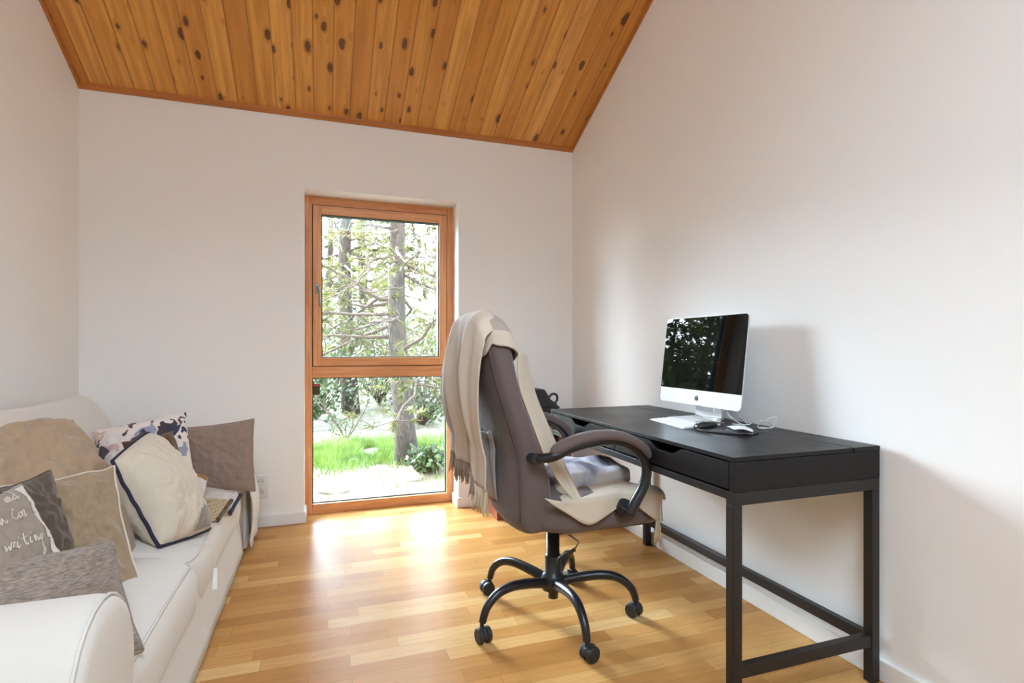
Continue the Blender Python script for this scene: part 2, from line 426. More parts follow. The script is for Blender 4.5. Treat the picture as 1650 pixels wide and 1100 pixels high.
b = MB(); ang_ = math.atan(SL); hw, hl = (kx1 - kx0) / 2, (ky1 - ky0) / 2 / cos(ang_)
for q in ((-hw, -hw + .05, -hl, hl), (hw - .05, hw, -hl, hl), (-hw, hw, -hl, -hl + .05), (-hw, hw, hl - .05, hl)): b.box(*q, -.05, .07)
for nm, mb_, m_ in (('added_skylight_frame', b, M_WINV), ('glass_pane', MB().box(-hw + .04, hw - .04, -hl + .04, hl - .04, .02, .026), M_GLASS)):
    mb_.build(nm, m_, w2).rotation_euler = (ang_, 0, 0)
# mouldings
b = MB(); b.prism([(YF, CZ + .012), (YF - .022, CZ + .02), (YF - .022, CZ - .006), (YF - .012, CZ - .022), (YF, CZ - .022)], lambda a, c, t: (t, a, c), XL + .0, XR - .0)
struct(b.build('trim_1', M_MOULD))
for nm, xa, xb in (('trim_2', XL, XL + .014), ('trim_3', XR - .012, XR)):
    struct(MB().prism([(YF, CZ - .02), (YF, CZ), (RIDGE, cz(RIDGE)), (RIDGE, cz(RIDGE) - .02)], lambda a, c, t: (t, a, c), xa, xb).build(nm, M_MOULD))
# baseboards
def bb(nm, bx, par=None):
    return struct(MB().box(*bx).build(nm, M_TRIM, par, bevel=.003))
bb('baseboard_far', (XL, WL + .0, YF - .014, YF, 0, .068)); bb('baseboard_far_right', (WR, XR, YF - .014, YF, 0, .068))
bb('baseboard_right', (XR - .014, XR, YB, YF - .014, 0, .068)); bb('baseboard_left', (XL, XL + .014, YB, YF - .014, 0, .068))
bb('baseboard_reveal_left', (WL - .001, WL + .012, YF - .014, YF + REC, 0, .068)); bb('baseboard_reveal_right', (WR - .012, WR + .001, YF - .014, YF + REC, 0, .068))

# window
y0 = YF + REC
win = struct(empty('window_1', ((WL + WR) / 2, y0, 0)))
def wp(bx, name, m, par=win, bev=.003):
    b = MB()
    for q in bx: b.box(q[0] - (WL + WR) / 2, q[1] - (WL + WR) / 2, q[2] - y0, q[3] - y0, q[4], q[5])
    return b.build(name, m, par, bevel=bev)
fw = .044
wp([(WL, WL + fw, y0, y0 + .09, 0, WT - .0), (WR - fw, WR, y0, y0 + .09, 0, WT)], 'frame_upright', M_WINV)
wp([(WL + fw, WR - fw, y0 + .001, y0 + .09, WT - .055, WT), (WL + fw, WR - fw, y0 + .001, y0 + .09, .88, .952), (WL + fw, WR - fw, y0 + .001, y0 + .09, 0, .062)], 'frame_rail', M_WINH)
sx0, sx1, sz0, sz1 = WL + fw + .005, WR - fw - .005, .957, WT - .060
wp([(sx0, sx0 + .052, y0 - .012, y0 + .06, sz0, sz1), (sx1 - .052, sx1, y0 - .012, y0 + .06, sz0, sz1)], 'sash_upright', M_WINV)
wp([(sx0 + .052, sx1 - .052, y0 - .011, y0 + .06, sz0, sz0 + .054), (sx0 + .052, sx1 - .052, y0 - .011, y0 + .06, sz1 - .056, sz1)], 'sash_rail', M_WINH)
g0, g1 = sx0 + .052, sx1 - .052
def ringbox(a, b_, c, d, t, ya, yb): return [(a, a + t, ya, yb, c, d), (b_ - t, b_, ya, yb, c, d), (a + t, b_ - t, ya, yb, c, c + t), (a + t, b_ - t, ya, yb, d - t, d)]
wp(ringbox(g0, g1, sz0 + .054, sz1 - .056, .006, y0 + .0, y0 + .05), 'seal', M_BLACKSEAL, bev=0)
wp(ringbox(WL + fw, WR - fw, .062, .88, .006, y0 + .03, y0 + .06), 'seal', M_BLACKSEAL, bev=0)
wp([(sx0 - .005, sx0, y0 + .004, y0 + .02, sz0 - .005, sz1 + .005), (sx1, sx1 + .005, y0 + .004, y0 + .02, sz0 - .005, sz1 + .005), (sx0, sx1, y0 + .004, y0 + .02, sz0 - .005, sz0), (sx0, sx1, y0 + .004, y0 + .02, sz1, sz1 + .005)], 'seal', M_BLACKSEAL, bev=0)
wp([(g0, g1, y0 + .024, y0 + .028, sz0 + .05, sz1 - .05)], 'glass_pane', M_GLASS, bev=0)
wp([(WL + fw, WR - fw, y0 + .044, y0 + .048, .06, .885)], 'glass_pane', M_GLASS, bev=0)
hx = sx0 + .028 - (WL + WR) / 2
h = MB().box(hx - .014, hx + .014, -.019, -.011, 1.425, 1.49).build('window_handle', M_CHROME, win, bevel=.004)
MB().tube(cr([(hx, -.02, 1.466), (hx, -.04, 1.464), (hx + .006, -.052, 1.452), (hx + .012, -.054, 1.43), (hx + .014, -.052, 1.34)], 5), .0065, 8).build('lever', M_CHROME, h, smooth=True)
st = thing('window_sticker', 'small dark olive sticker with a red strip in the upper corner of the lower pane', 'sticker', (WL + .067, y0 + .0432, .84))
MB().box(-.024, .024, -.0008, 0, -.072, 0).build('sticker_sheet', simple('olive_film', srgb(70, 62, 34), .5), st)
b = MB(); [b.box(-.018 + k * .0125, -.0075 + k * .0125, -.0018, -.0008, -.016, -.006) for k in range(3)]
b.build('red_lettering', simple('red_ink', srgb(220, 50, 60), .5), st)
# wall socket
so = thing('power_outlet', 'white double wall socket above the baseboard beside the taupe cushion', 'outlet', RP(420, 783, (0, YF, 0), (0, 1, 0)))
MB().box(-.045, .045, -.010, 0, -.068, .068).build('cover_plate', M_TRIM, so, bevel=.004)
for dz in (.031, -.031):
    MB().lathe([(.0, 0), (.022, 0), (.022, .003), (.019, .003), (.018, .0005), (0, .0005)], 20).build('socket', M_WHITEP, so, smooth=False).matrix_local = Matrix.Translation((0, -.0105, dz)) @ Matrix.Rotation(pi / 2, 4, 'X')
    for dx in (-.0095, .0095):
        MB().lathe([(0, 0), (.0028, 0), (.0028, .001), (0, .001)], 8).build('pin_hole', M_BLKM, so).matrix_local = Matrix.Translation((dx, -.0125, dz)) @ Matrix.Rotation(pi / 2, 4, 'X')

# ------------------------------------------------------------------ pillows
def pillow_fn(c, T, k=.07, wr=.006, seed=0, flange=0, e=.55):
    TL, TR, BR, BL = [Vector(q) for q in c]
    n = (TR - TL).cross(BL - TL).normalized(); cen = (TL + TR + BR + BL) / 4
    if n.dot(CP - cen) < 0: n = -n
    n2 = n.copy()
    def fn(u, v, side=1, off=0):
        U, V = 2 * u - 1, 2 * v - 1
        Us = U * (1 - k * (1 - V * V)); Vs = V * (1 - k * (1 - U * U))
        a, c_ = (Us + 1) / 2, (Vs + 1) / 2
        p = TL.lerp(TR, a).lerp(BL.lerp(BR, a), c_)
        uu, vv = min(1, abs(U) / (1 - flange)), min(1, abs(V) / (1 - flange))
        hgt = ((1 - uu ** 2.2) * (1 - vv ** 2.2)) ** e if uu < 1 and vv < 1 else 0
        q = Vector((U * 2.2 + seed, V * 2.2, seed * 1.7))
        w = (noise.noise(q) * 1.6 + noise.noise(q * 2.7) + noise.noise(q * 6.1) * .5) * wr * min(1, hgt * 1.6)
        e_ = max(0, max(abs(U), abs(V)) - .45) / .55; t_ = V if abs(U) > abs(V) else U
        w += wr * .55 * e_ * (1 - e_ * .6) * sin(t_ * 13 + seed * 2 + noise.noise(q * 1.3) * 4) * min(1, hgt * 2)
        edge = max(abs(U), abs(V)); wob = noise.noise(Vector((U * 3, V * 3, seed + 9))) * wr * .9 * edge
        return p + n2 * (side * (T * hgt + off) + (w if side > 0 else -w) + wob)
    return fn
def pillow(name, label, c, T, mat, par=None, **kw):
    fn = pillow_fn(c, T, **kw); N = 61; mb = MB()
    org = sum((Vector(q) for q in c), Vector()) / 4
    ez = lambda t: .5 - .5 * cos(pi * t) * (1 - .0) if False else t
    mb.grid(lambda u, v: fn(ez(u), ez(v), 1, .0008) - org, N, N); mb.grid(lambda u, v: fn(ez(u), ez(v), -1, .0008) - org, N, N)
    # close the rim
    idx = [i for i in range(N)] + [j * N + N - 1 for j in range(1, N)] + [(N - 1) * N + i for i in range(N - 2, -1, -1)] + [j * N for j in range(N - 2, 0, -1)]
    for a, b_ in zip(idx, idx[1:] + idx[:1]): mb.f.append((a, b_, b_ + N * N, a + N * N)); mb.m.append(0)
    root = thing(name, label, 'cushion', org) if label else None
    o = mb.build('cover' if label else name, mat, root or par, smooth=True)
    if not label and not par: o.location = org
    return root, fn, org
def piping(fn, org, root, mat, r=.006, sides='TRBL', name='piping'):
    pts = []
    seg = {'T': [(i / 24, 0) for i in range(25)], 'R': [(1, i / 24) for i in range(25)], 'B': [(1 - i / 24, 1) for i in range(25)], 'L': [(0, 1 - i / 24) for i in range(25)]}
    mb = MB()
    run = []
    for s in 'TRBL':
        if s in sides: run += [fn(u, v, 1, 0) - org for u, v in seg[s]]
    mb.tube(run, r, 8); return mb.build(name, mat, root, smooth=True)
def PQ(*a): return [P(*q) for q in a]

root, fn, org = pillow('cushion', 'taupe velvet cushion propped against the far arm of the sofa', PQ((286, 690, 2.74), (409, 675, 2.74), (411, 791, 2.70), (300, 790, 2.68)), .055, M_TAUPE, k=.05, seed=1)
piping(fn, org, root, M_TAUPE, .004)
pillow('cushion', 'off-white cushion with a floral print of dark grey and navy petals', PQ((146, 695, 2.34), (300, 664, 2.50), (318, 792, 2.36), (175, 815, 2.2)), .075, M_FLORAL, k=.035, seed=2)
root, fn, org = pillow('cushion', 'dark brown fuzzy cushion peeking out behind the cream navy-piped cushion', PQ((196, 712, 2.16), (278, 694, 2.34), (318, 800, 2.22), (225, 820, 2.06)), .045, M_BROWNF, k=.05, seed=3)
root, fn, org = pillow('cushion', 'large plain tan cushion leaning on the sofa back', PQ((-120, 722, 1.66), (118, 676, 2.22), (228, 905, 1.84), (-60, 925, 1.45)), .12, M_TAN, k=-.075, wr=.017, seed=4)
root, fn, org = pillow('cushion', 'cream linen cushion with dark navy piping in the middle of the sofa', PQ((181, 743, 1.90), (239, 697, 2.16), (338, 852, 2.08), (256, 880, 1.86)), .115, M_CREAM, k=-.02, wr=.008, seed=5, e=.5)
piping(fn, org, root, M_NAVY, .0065, sides='BLT')
gp = MB(); gp.open = True
gp.grid(lambda u, v: fn(.50 + .44 * u, .985 - (.03 + .16 * sin(pi * u) ** .6 + .02 * sin(u * 17)) * v, 1, .0022) - org, 18, 10); gp.build('grey_print', fabric('grey_ink', srgb(150, 146, 142), .12, 300, .2), root, smooth=True)
root, fn, org = pillow('cushion', 'khaki flanged cushion with pinched seam between the brown and large tan cushions', PQ((-60, 790, 1.52), (184, 750, 1.80), (232, 952, 1.60), (-20, 985, 1.36)), .065, M_TAN2, k=.07, wr=.020, seed=6, flange=.06)
piping(fn, org, root, M_CREAM, .003, sides='TR', name='seam')
root, fn, org = pillow('cushion', 'dark brown twill cushion behind the cushion with pale handwriting', PQ((-70, 802, 1.34), (80, 758, 1.60), (150, 975, 1.46), (-40, 1010, 1.22)), .055, M_DARKB, k=.07, wr=.011, seed=7)
piping(fn, org, root, M_DARKB, .004)
root, fn, org = pillow('cushion', 'grey-beige cushion printed with pale handwriting and a white side band', PQ((-110, 842, 1.14), (33, 778, 1.44), (125, 975, 1.32), (-70, 1035, 1.05)), .055, [fabric('greige_linen', srgb(150, 136, 122), .08, 500, .2)], k=.04, seed=8)
# white band down the right side and handwriting strokes on the front
b = MB(); b.open = True
b.grid(lambda u, v: fn(.80 + .19 * u, .02 + .96 * v, 1, .0022) - org, 6, 30); b.build('white_band', fabric('white_linen', srgb(222, 214, 204), .03, 500, .2), root, smooth=True)
GL = {'C': [[(.8, .8), (.5, 1), (.15, .7), (.1, .3), (.4, 0), (.9, .25)]], 'o': [[(.5, .5), (.15, .3), (.3, 0), (.65, .1), (.6, .45), (.9, .5)]],
      'n': [[(0, .5), (.15, 0), (.35, .5), (.55, .45), (.6, 0), (.95, .2)]], 'w': [[(0, .5), (.15, 0), (.4, .35), (.55, 0), (.8, .5), (1, .45)]], 'r': [[(0, .1), (.25, .55), (.5, .45), (.45, .1), (.9, .15)]],
      'i': [[(.1, .5), (.25, 0), (.6, .15)], [(.3, .75), (.34, .8)]], 't': [[(.4, 1), (.25, 0), (.7, .15)], [(0, .6), (.7, .66)]], 'g': [[(.6, .5), (.15, .3), (.35, 0), (.6, .4), (.5, -.5), (.1, -.4), (.9, .2)]],
      'e': [[(.1, .2), (.6, .35), (.4, .55), (.1, .2), (.4, 0), (.9, .2)]], 'm': [[(0, .5), (.1, 0), (.3, .5), (.38, 0), (.6, .5), (.7, 0), (.95, .2)]], 'a': [[(.6, .45), (.15, .3), (.3, 0), (.6, .4), (.65, 0), (.95, .15)]],
      'd': [[(.6, .45), (.15, .3), (.3, 0), (.62, .4), (.8, 1.1), (.62, 0), (.95, .15)]], 'B': [[(.2, 0), (.45, 1), (.85, .9), (.5, .55), (.9, .3), (.6, 0), (.2, .02)]]}
def writing(txt, u0, v0, s, slope=0):
    for i, ch in enumerate(txt):
        if ch not in GL: continue
        for stroke in GL[ch]:
            pts = cr([Vector((x, y, 0)) for x, y in stroke], 5)
            q = [fn(u0 + (i * .92 + p.x + p.y * .25) * s * .85, v0 - p.y * s * 1.3 + slope * i, 1, .002) - org for p in pts]
            wb.tube(q, .0014, 5, flat=.6)
for ln in (('and', .55, .10, .075), ('n Con', .36, .27, .082), ('writing', .28, .50, .078), ('B', .62, .70, .11), ('me', .44, .80, .08)):
    wb = MB(); writing(*ln); wb.build('written_word', M_SCRIPT, root, smooth=True)

root, fn, org = pillow('cushion', 'streaky brown tweed cushion just behind the near sofa arm', PQ((-140, 932, 1.10), (181, 872, 1.36), (230, 1048, 1.285), (-110, 1150, 1.02)), .075, M_TWEED, k=.04, seed=9, wr=.006)
piping(fn, org, root, M_TWEED, .004)
# smaller pieces at the foot of the cushions
root, fn, org = pillow('cushion', 'grey patterned little cushion with a navy edge lying at the far end', PQ((298, 790, 2.50), (388, 797, 2.56), (370, 828, 2.40), (296, 834, 2.30)), .030, fabric('grey_print', srgb(206, 198, 190), .12, 60, .2), k=.02, wr=.003, seed=11)
piping(fn, org, root, M_NAVY, .010, sides='R', name='navy_edge')
root, fn, org = pillow('cushion', 'beige knitted little cushion with a brown edge on the seat', PQ((290, 803, 2.34), (373, 806, 2.38), (350, 838, 2.22), (296, 848, 2.14)), .030, M_KNIT, k=.02, wr=.003, seed=12)
piping(fn, org, root, M_BROWNF, .010, sides='R', name='brown_edge')
root, fn, org = pillow('hat', None, PQ((292, 758, 2.38), (334, 772, 2.38), (328, 800, 2.34), (290, 800, 2.34)), .03, fabric('white_felt', srgb(214, 208, 206), .04, 500, .2), k=.02, seed=13, wr=.003)
hat = bpy.data.objects['hat']; hat.name = 'body'
rt = thing('pouch', 'small white pouch with an ochre rim beside the taupe cushion', 'pouch', org); hat.parent = rt; hat.location = (0, 0, 0)
piping(fn, org, rt, M_FELT, .010, sides='T', name='rim')

# ------------------------------------------------------------------ sofa
SX0, SX1 = -1.215, -0.385
sofa = thing('sofa', 'long white slipcovered sofa with rolled arms along the left wall', 'sofa', (-.8, 2.22, 0))
SO = Vector((-.8, 2.22, 0))
def so_(v): return Vector(v) - SO
def arm(ya, yb, name):
    yc, R = (ya + yb) / 2, (yb - ya) / 2; prof = []
    for k in range(13): a = pi - pi * k / 12; prof.append((yc + R * cos(a) * 1.0, .455 + R * sin(a)))
    prof = [(ya + .015, .02), (ya + .02, .30)] + prof + [(yb - .02, .30), (yb - .015, .02)]
    def ring(x, s=1.0): return [so_((x, yc + (y - yc) * s, .3 + (z - .3) * s if z > .3 else z)) for y, z in prof]
    b = MB(); xs = [(-1.15, 1), (-.9, 1), (-.65, 1), (-.45, 1), (-.415, 1), (-.395, .985), (-.382, .95), (-.376, .88)]
    n = len(prof); V = []
    for x, s in xs: V += ring(x, s)
    F_ = [(i * n + k, i * n + k + 1, (i + 1) * n + k + 1, (i + 1) * n + k) for i in range(len(xs) - 1) for k in range(n - 1)]
    F_ += [tuple((len(xs) - 1) * n + k for k in range(n)), tuple(range(n - 1, -1, -1))]
    b.add(V, F_); o = b.build(name, M_SOFA, sofa, smooth=True)
    pb = MB(); pb.tube([so_((-.392, y, z)) + Vector((0, 0, .001)) for y, z in [(yc + (y - yc) * .99, .3 + (z - .3) * .985 if z > .3 else z) for y, z in prof]], .0035, 6)
    pb.build('piping', M_SEAM, o, smooth=True); return o
arm(1.08, 1.375, 'armrest'); arm(3.15, 3.42, 'armrest')
# drape of the cover flaring at the far front corner
b = MB(); b.open = True
def flare(u, v):
    ang = u; x = -.40 + .05 * v + .005 * sin(u * 9) * v + .035 * sin(pi * min(1, v * 1.1)); y = 3.12 + .30 * u + .02 * v
    return so_((x, y, .46 - .43 * v + .0 * ang))
b.grid(flare, 18, 14); b.build('cover_flap', M_SOFA, sofa, smooth=True, solid=.004)
# base and skirt
b = MB(); b.open = False
b.box(*(SX0 - SO.x, -.42 - SO.x, 1.2 - SO.y, 3.3 - SO.y, .03, .30)); b.build('base_frame', M_SOFA, sofa, bevel=.02)
b = MB(); b.open = True
def skirt(u, v):
    y = 1.30 + 1.84 * u; x = -.415 + .030 * v + .0012 * sin(y * 21) * v + .002 * noise.noise(Vector((y * 7, v * 2, 0)))
    return so_((x, y, .31 - .30 * v))
b.grid(skirt, 90, 8); b.build('skirt', M_SOFA, sofa, smooth=True, solid=.004)
def seatc(ya, yb, sd):
    b = MB(); nU, nV = 28, 40
    # cross-section in X/Z swept in Y
    prof = [(-1.05, .20), (-1.05, .37), (-.98, .395), (-.8, .40), (-.6, .395), (-.48, .38), (-.425, .355), (-.398, .325), (-.39, .29), (-.392, .22), (-.41, .17), (-.45, .16)]
    prof = cr([Vector((x, z, 0)) for x, z in prof], 3)
    n = len(prof)
    def f(u, v):
        p = prof[min(n - 1, int(round(u * (n - 1))))]; t = 2 * v - 1
        e = 1 - max(0, (abs(t) - .86) / .14) ** 2.2 * .10
        y = ya + (yb - ya) * v; x = -.72 + (p.x + .72) * e; z = .27 + (p.y - .27) * e
        nz = noise.noise(Vector((x * 4, y * 3, sd))) * .008 
        return so_((x + nz * .4, y, z + nz + .010 * (1 - t * t)))
    b.grid(f, n, nV)
    b.f.append(tuple(range(n))); b.f.append(tuple((nV - 1) * n + k for k in range(n))); b.m += [0, 0]
    o = b.build('seat_cushion', M_SOFA, sofa, smooth=True)
    k = min(range(n), key=lambda i: abs(prof[i].x + .41) + (0 if prof[i].y > .3 else 1))
    MB().tube([f(k / (n - 1), v / 40) + Vector((.002, 0, .002)) for v in range(41)], .0035, 6).build('piping', M_SEAM, o, smooth=True)
seatc(1.385, 2.105, 1); seatc(2.115, 3.14, 5)
# back
def backp(prof, ya, yb, name, m, nz=.01):
    prof = cr([Vector((x, z, 0)) for x, z in prof], 4); n = len(prof); b = MB(); nV = 40
    cx_ = sum(p.x for p in prof) / n; cz_ = sum(p.y for p in prof) / n
    def f(u, v):
        p = prof[int(round(u * (n - 1)))]; t = 2 * v - 1; e = 1 - max(0, (abs(t) - .9) / .1) ** 2 * .22; y = ya + (yb - ya) * v
        q = noise.noise(Vector((p.x * 5, y * 3, p.y * 5))) * nz
        return so_((cx_ + (p.x - cx_) * e + q, y, cz_ + (p.y - cz_) * e + q))
    b.grid(f, n, nV); b.f.append(tuple(range(n))); b.f.append(tuple((nV - 1) * n + k for k in range(n))); b.m += [0, 0]
    return b.build(name, m, sofa, smooth=True)
backp([(-1.23, .05), (-1.235, .5), (-1.22, .72), (-1.17, .79), (-1.10, .785), (-1.03, .72), (-.99, .5), (-.97, .3), (-.97, .05)], 1.10, 3.34, 'backrest', M_SOFA)
for ya, yb in ((1.42, 2.24), (2.26, 3.16)):
    backp([(-1.10, .38), (-1.14, .6), (-1.16, .76), (-1.12, .83), (-1.06, .835), (-.99, .77), (-.93, .62), (-.90, .45), (-.92, .385)], ya, yb, 'back_cushion', M_SOFA, .02)
# care tag hanging by a cord on the seat front
tg = MB().tube(cr([P(300, 882, 1.90), P(322, 878, 1.93), P(340, 882, 1.93), P(346, 898, 1.93), P(349, 925, 1.90)], 6), .0012, 6)
tg.v = [tuple(Vector(v) - SO) for v in tg.v]; tgo = tg.build('care_tag_cord', M_SEAM, sofa, smooth=True)
q = [so_(P(*a)) for a in ((344, 915, 1.888), (350, 914, 1.888), (350, 948, 1.87), (342, 950, 1.87))]
tm = MB(); tm.add(q, [(0, 1, 2, 3)]); tm.build('care_tag', M_TRIM, tgo, solid=.001)

# ------------------------------------------------------------------ desk
DX0, DX1, DY0, DY1, DZ = 1.1113, 1.6926, 1.2642, 2.5865, .76
desk = thing('desk', 'long black-brown desk with two drawers and slim metal legs', 'desk', ((DX0 + DX1) / 2, (DY0 + DY1) / 2, 0))
DO = Vector(((DX0 + DX1) / 2, (DY0 + DY1) / 2, 0))
def db(bxs, name, m, par=desk, bev=.0015):
    b = MB()
    for q in bxs: b.box(q[0] - DO.x, q[1] - DO.x, q[2] - DO.y, q[3] - DO.y, q[4], q[5])
    return b.build(name, m, par, bevel=bev)
lid = 1.577
db([(DX0, lid - .002, DY0, DY1, DZ - .013, DZ)], 'desktop', M_DESK)
db([(lid + .002, DX1, DY0, DY1, DZ - .014, DZ + .0005)], 'cable_cover', M_DESK)
for ya in (DY0 + .0005, DY1 - .018): db([(DX0 + .001, DX1 - .001, ya, ya + .0175, .658, DZ - .0145)], 'side_panel', M_DESK)
db([(DX1 - .02, DX1 - .002, DY0 + .018, DY1 - .018, .658, DZ - .0145)], 'back_panel', M_DESK)
db([(DX0 + .03, DX1 - .02, DY0 + .018, DY1 - .018, .658, .664)], 'bottom_panel', M_DESK)
mid = (DY0 + DY1) / 2
db([(DX0 + .004, DX1 - .02, mid - .012, mid + .012, .662, DZ - .0145)], 'divider', M_DESK)
for ya, yb in ((DY0 + .022, mid - .015), (mid + .015, DY1 - .022)):
    c = (ya + yb) / 2; zb, zt2 = .664, DZ - .018
    poly = [(ya, zb), (yb, zb), (yb, zt2), (c + .095, zt2)]
    for k in range(1, 12):
        t = k / 12; s = sin(min(1, t * 3, (1 - t) * 3) * pi / 2) ** 1.6; poly.append((c + .095 - .19 * t, zt2 - .026 * s))
    poly += [(c - .095, zt2), (ya, zt2)]
    dr = MB().prism([(a - DO.y, z) for a, z in poly], lambda a, z, t: (t - DO.x, a, z), DX0 + .002, DX0 + .02).build('drawer', M_DESK, desk, bevel=.001)
    db([(DX0 + .02, DX1 - .12, ya + .01, ya + .022, .67, .725), (DX0 + .02, DX1 - .12, yb - .022, yb - .01, .67, .725), (DX0 + .02, DX1 - .12, ya + .01, yb - .01, .666, .670)], 'drawer_box', M_BLKM, dr, 0)
lw = .032
for x in (DX0 + .001, DX1 - lw - .001):
    for y in (DY0 + .001, DY1 - lw - .001): db([(x, x + lw, y, y + lw, 0, .6195)], 'leg', M_DESKM, bev=.002)
db([(DX0 + .001, DX1 - .001, DY0 + .001, DY0 + lw, .62, .6575), (DX0 + .001, DX1 - .001, DY1 - lw, DY1 - .001, .62, .6575), (DX0 + .001, DX0 + lw, DY0 + lw, DY1 - lw, .634, .6575), (DX1 - lw, DX1 - .001, DY0 + lw, DY1 - lw, .62, .6575)], 'top_frame', M_DESKM)
for y in (DY0 + .004, DY1 - lw + .002): db([(DX0 + lw, DX1 - lw, y, y + .026, .118, .154)], 'side_rail', M_DESKM)
db([(DX1 - lw, DX1 - .006, DY0 + lw, DY1 - lw, .118, .154)], 'rear_rail', M_DESKM)

# ------------------------------------------------------------------ monitor
mA, mB_ = Vector((1.553, 2.268, 0)), Vector((1.557, 1.734, 0))   # far and near lower corners
mc = (mA + mB_) / 2; mdir = (mB_ - mA).normalized(); MW = .536; yaw = math.atan2(mdir.y, mdir.x)
mon = thing('computer', 'silver all-in-one computer with dark glossy screen on the desk', 'computer', (mc.x, mc.y, DZ), yaw)
# local frame: x along the screen (towards the near end), y away from the viewer side, z up
tilt = radians(6.5); z0, z1, zc = .062, .455, .128
def mt(x, z, dy): return Vector((x, dy + (z - z0) * sin(tilt), z0 + (z - z0) * cos(tilt)))
# outward normal of the screen is local -y when x runs to the near end
def rrect(w0, w1, h0, h1, r, n=6, corners='1111'):
    pts = []
    for i, (cx_, cz_, a0) in enumerate(((w1, h0, -90), (w1, h1, 0), (w0, h1, 90), (w0, h0, 180))):
        if corners[i] == '0': pts.append((cx_, cz_)); continue
        sx = -1 if cx_ == w1 else 1; sz = 1 if cz_ == h0 else -1
        for k in range(n + 1):
            a = radians(a0 + 90 * k / n); pts.append((cx_ + sx * r + r * cos(a), cz_ + sz * r + r * sin(a)))
    return pts
SGN = 1
body = rrect(-MW / 2, MW / 2, z0, z1, .016)
b = MB()
n = len(body)
V = [mt(x, z, 0) for x, z in body] + [mt(x, z, .006) for x, z in body]
for s, dy in ((.93, .014), (.75, .024), (.45, .034), (.15, .038)):
    V += [mt(x * s, (z - .26) * s + .26, dy) for x, z in body]
Fm = [tuple(range(n))] + [(r * n + i, r * n + (i + 1) % n, (r + 1) * n + (i + 1) % n, (r + 1) * n + i) for r in range(5) for i in range(n)] + [tuple(5 * n + i for i in range(n))]
b.add(V, Fm); b.build('housing', M_ALU, mon, smooth=False)
scr = rrect(-MW / 2 + .001, MW / 2 - .001, zc, z1 - .001, .015, corners='0110')
MB().prism(scr, lambda x, z, t: mt(x, z, t), -.0015, -.0002).build('screen', M_SCREEN, mon)
# apple mark on the chin
ap = [(0, .28), (.18, .38), (.42, .36), (.6, .2), (.5, .08), (.46, -.06), (.54, -.22), (.66, -.3), (.52, -.58), (.32, -.72), (.1, -.66), (-.06, -.66), (-.26, -.73), (-.48, -.55), (-.62, -.2), (-.6, .1), (-.44, .32), (-.2, .38)]
leaf = [(0, .45), (.03, .66), (.24, .82), (.24, .62), (.1, .48)]
lg = MB(); s = .0185; zl = .095
for pl in (ap, leaf):
    pl = [(p.x, p.y) for p in cr([Vector((a, c_, 0)) for a, c_ in pl + pl[:1]], 3)[:-1]]
    lg.prism([(a * s, zl + c_ * s) for a, c_ in pl], lambda x, z, t: mt(x, z, t), -.0012, -.0001)
lg.build('apple_logo', M_BLK, mon)
# stand: foot and bent neck
prof = [(.01, .0), (-.10, .0), (-.10, .004), (.055, .006), (.075, .03), (.07, .10), (.045, .20), (.04, .20), (.062, .10), (.064, .035), (.05, .0)]
prof = [(-.085, 0), (-.085, .005), (.058, .006), (.066, .012), (.068, .03), (.045, .19), (.053, .19), (.078, .03), (.078, .008), (.068, 0)]
MB().prism(prof, lambda a, z, t: (t, a, z), -.085, .085).build('stand', M_ALU, mon, bevel=.002)

# keyboard
ka = Vector((1.355, 2.065, 0)); kb = Vector((1.318, 1.772, 0)); kd = (kb - ka).normalized(); kn = Vector((-kd.y, kd.x, 0))
kc = (ka + kb) / 2 + kn * .06
kbo = thing('keyboard', 'slim white wireless keyboard in front of the computer', 'keyboard', (kc.x, kc.y, DZ), math.atan2(kd.y, kd.x))
MB().prism([(-.057, .0), (.057, 0), (.057, .009), (-.057, .003)], lambda a, z, t: (t, a, z), -.14, .14).build('keyboard_base', M_ALU, kbo, bevel=.001)
key = None
for r in range(5):
    for k in range(14):
        if r == 4 and 4 <= k <= 8:
            if k != 4: continue
            w = 5
        else: w = 1
        x = -.131 + k * .0195 - .0; y = .043 - r * .0205; zz = .0035 + (y + .057) / .114 * .006
        if w == 5: MB().box(x - .0, x + .0975 - .003, y - .0085, y + .0085, zz, zz + .0022).build('key', M_WHITEP, kbo, bevel=.0006); continue
        if key is None: key = MB().box(0, .0165, -.0085, .0085, 0, .0022).build('key', M_WHITEP, kbo, bevel=.0006); kk = key
        else: kk = key.copy(); COL.objects.link(kk)
        kk.location = (x, y, zz)
# mouse pad with wrist rest
pc = Zp(1172, 694, DZ)
pad = thing('mouse_pad', 'black oval mouse pad with raised gel wrist rest', 'mouse pad', (pc.x, pc.y, DZ), radians(112))
prf = [(0.118 * cos(a) * (1 + .05 * cos(a)), 0.092 * sin(a) * (1 + .06 * cos(a))) for a in [2 * pi * k / 40 for k in range(40)]]
MB().prism(prf, lambda a, c_, t: (a, c_, t), 0.0, .006).build('pad_base', M_BLKM, pad, bevel=.002)
b = MB(); b.grid(lambda u, v: (.082 + .030 * sin(pi * v) * cos(2 * pi * u) * (1 + .3 * cos(2 * pi * u)) * 1.1, .066 * cos(pi * v), .006 + max(-.001, .024 * sin(pi * v) ** .6 * max(0, sin(2 * pi * u)) ** .6)), 24, 16, wrap=True)
b.build('wrist_rest', simple('black_gel', (.02, .018, .018, 1), .28), pad, smooth=True)
m_ = Zp(1191, 692, DZ + .015)
mo = thing('mouse', 'white low-arched computer mouse resting on the mouse pad', 'mouse', (m_.x, m_.y, DZ + .0065), radians(-80))
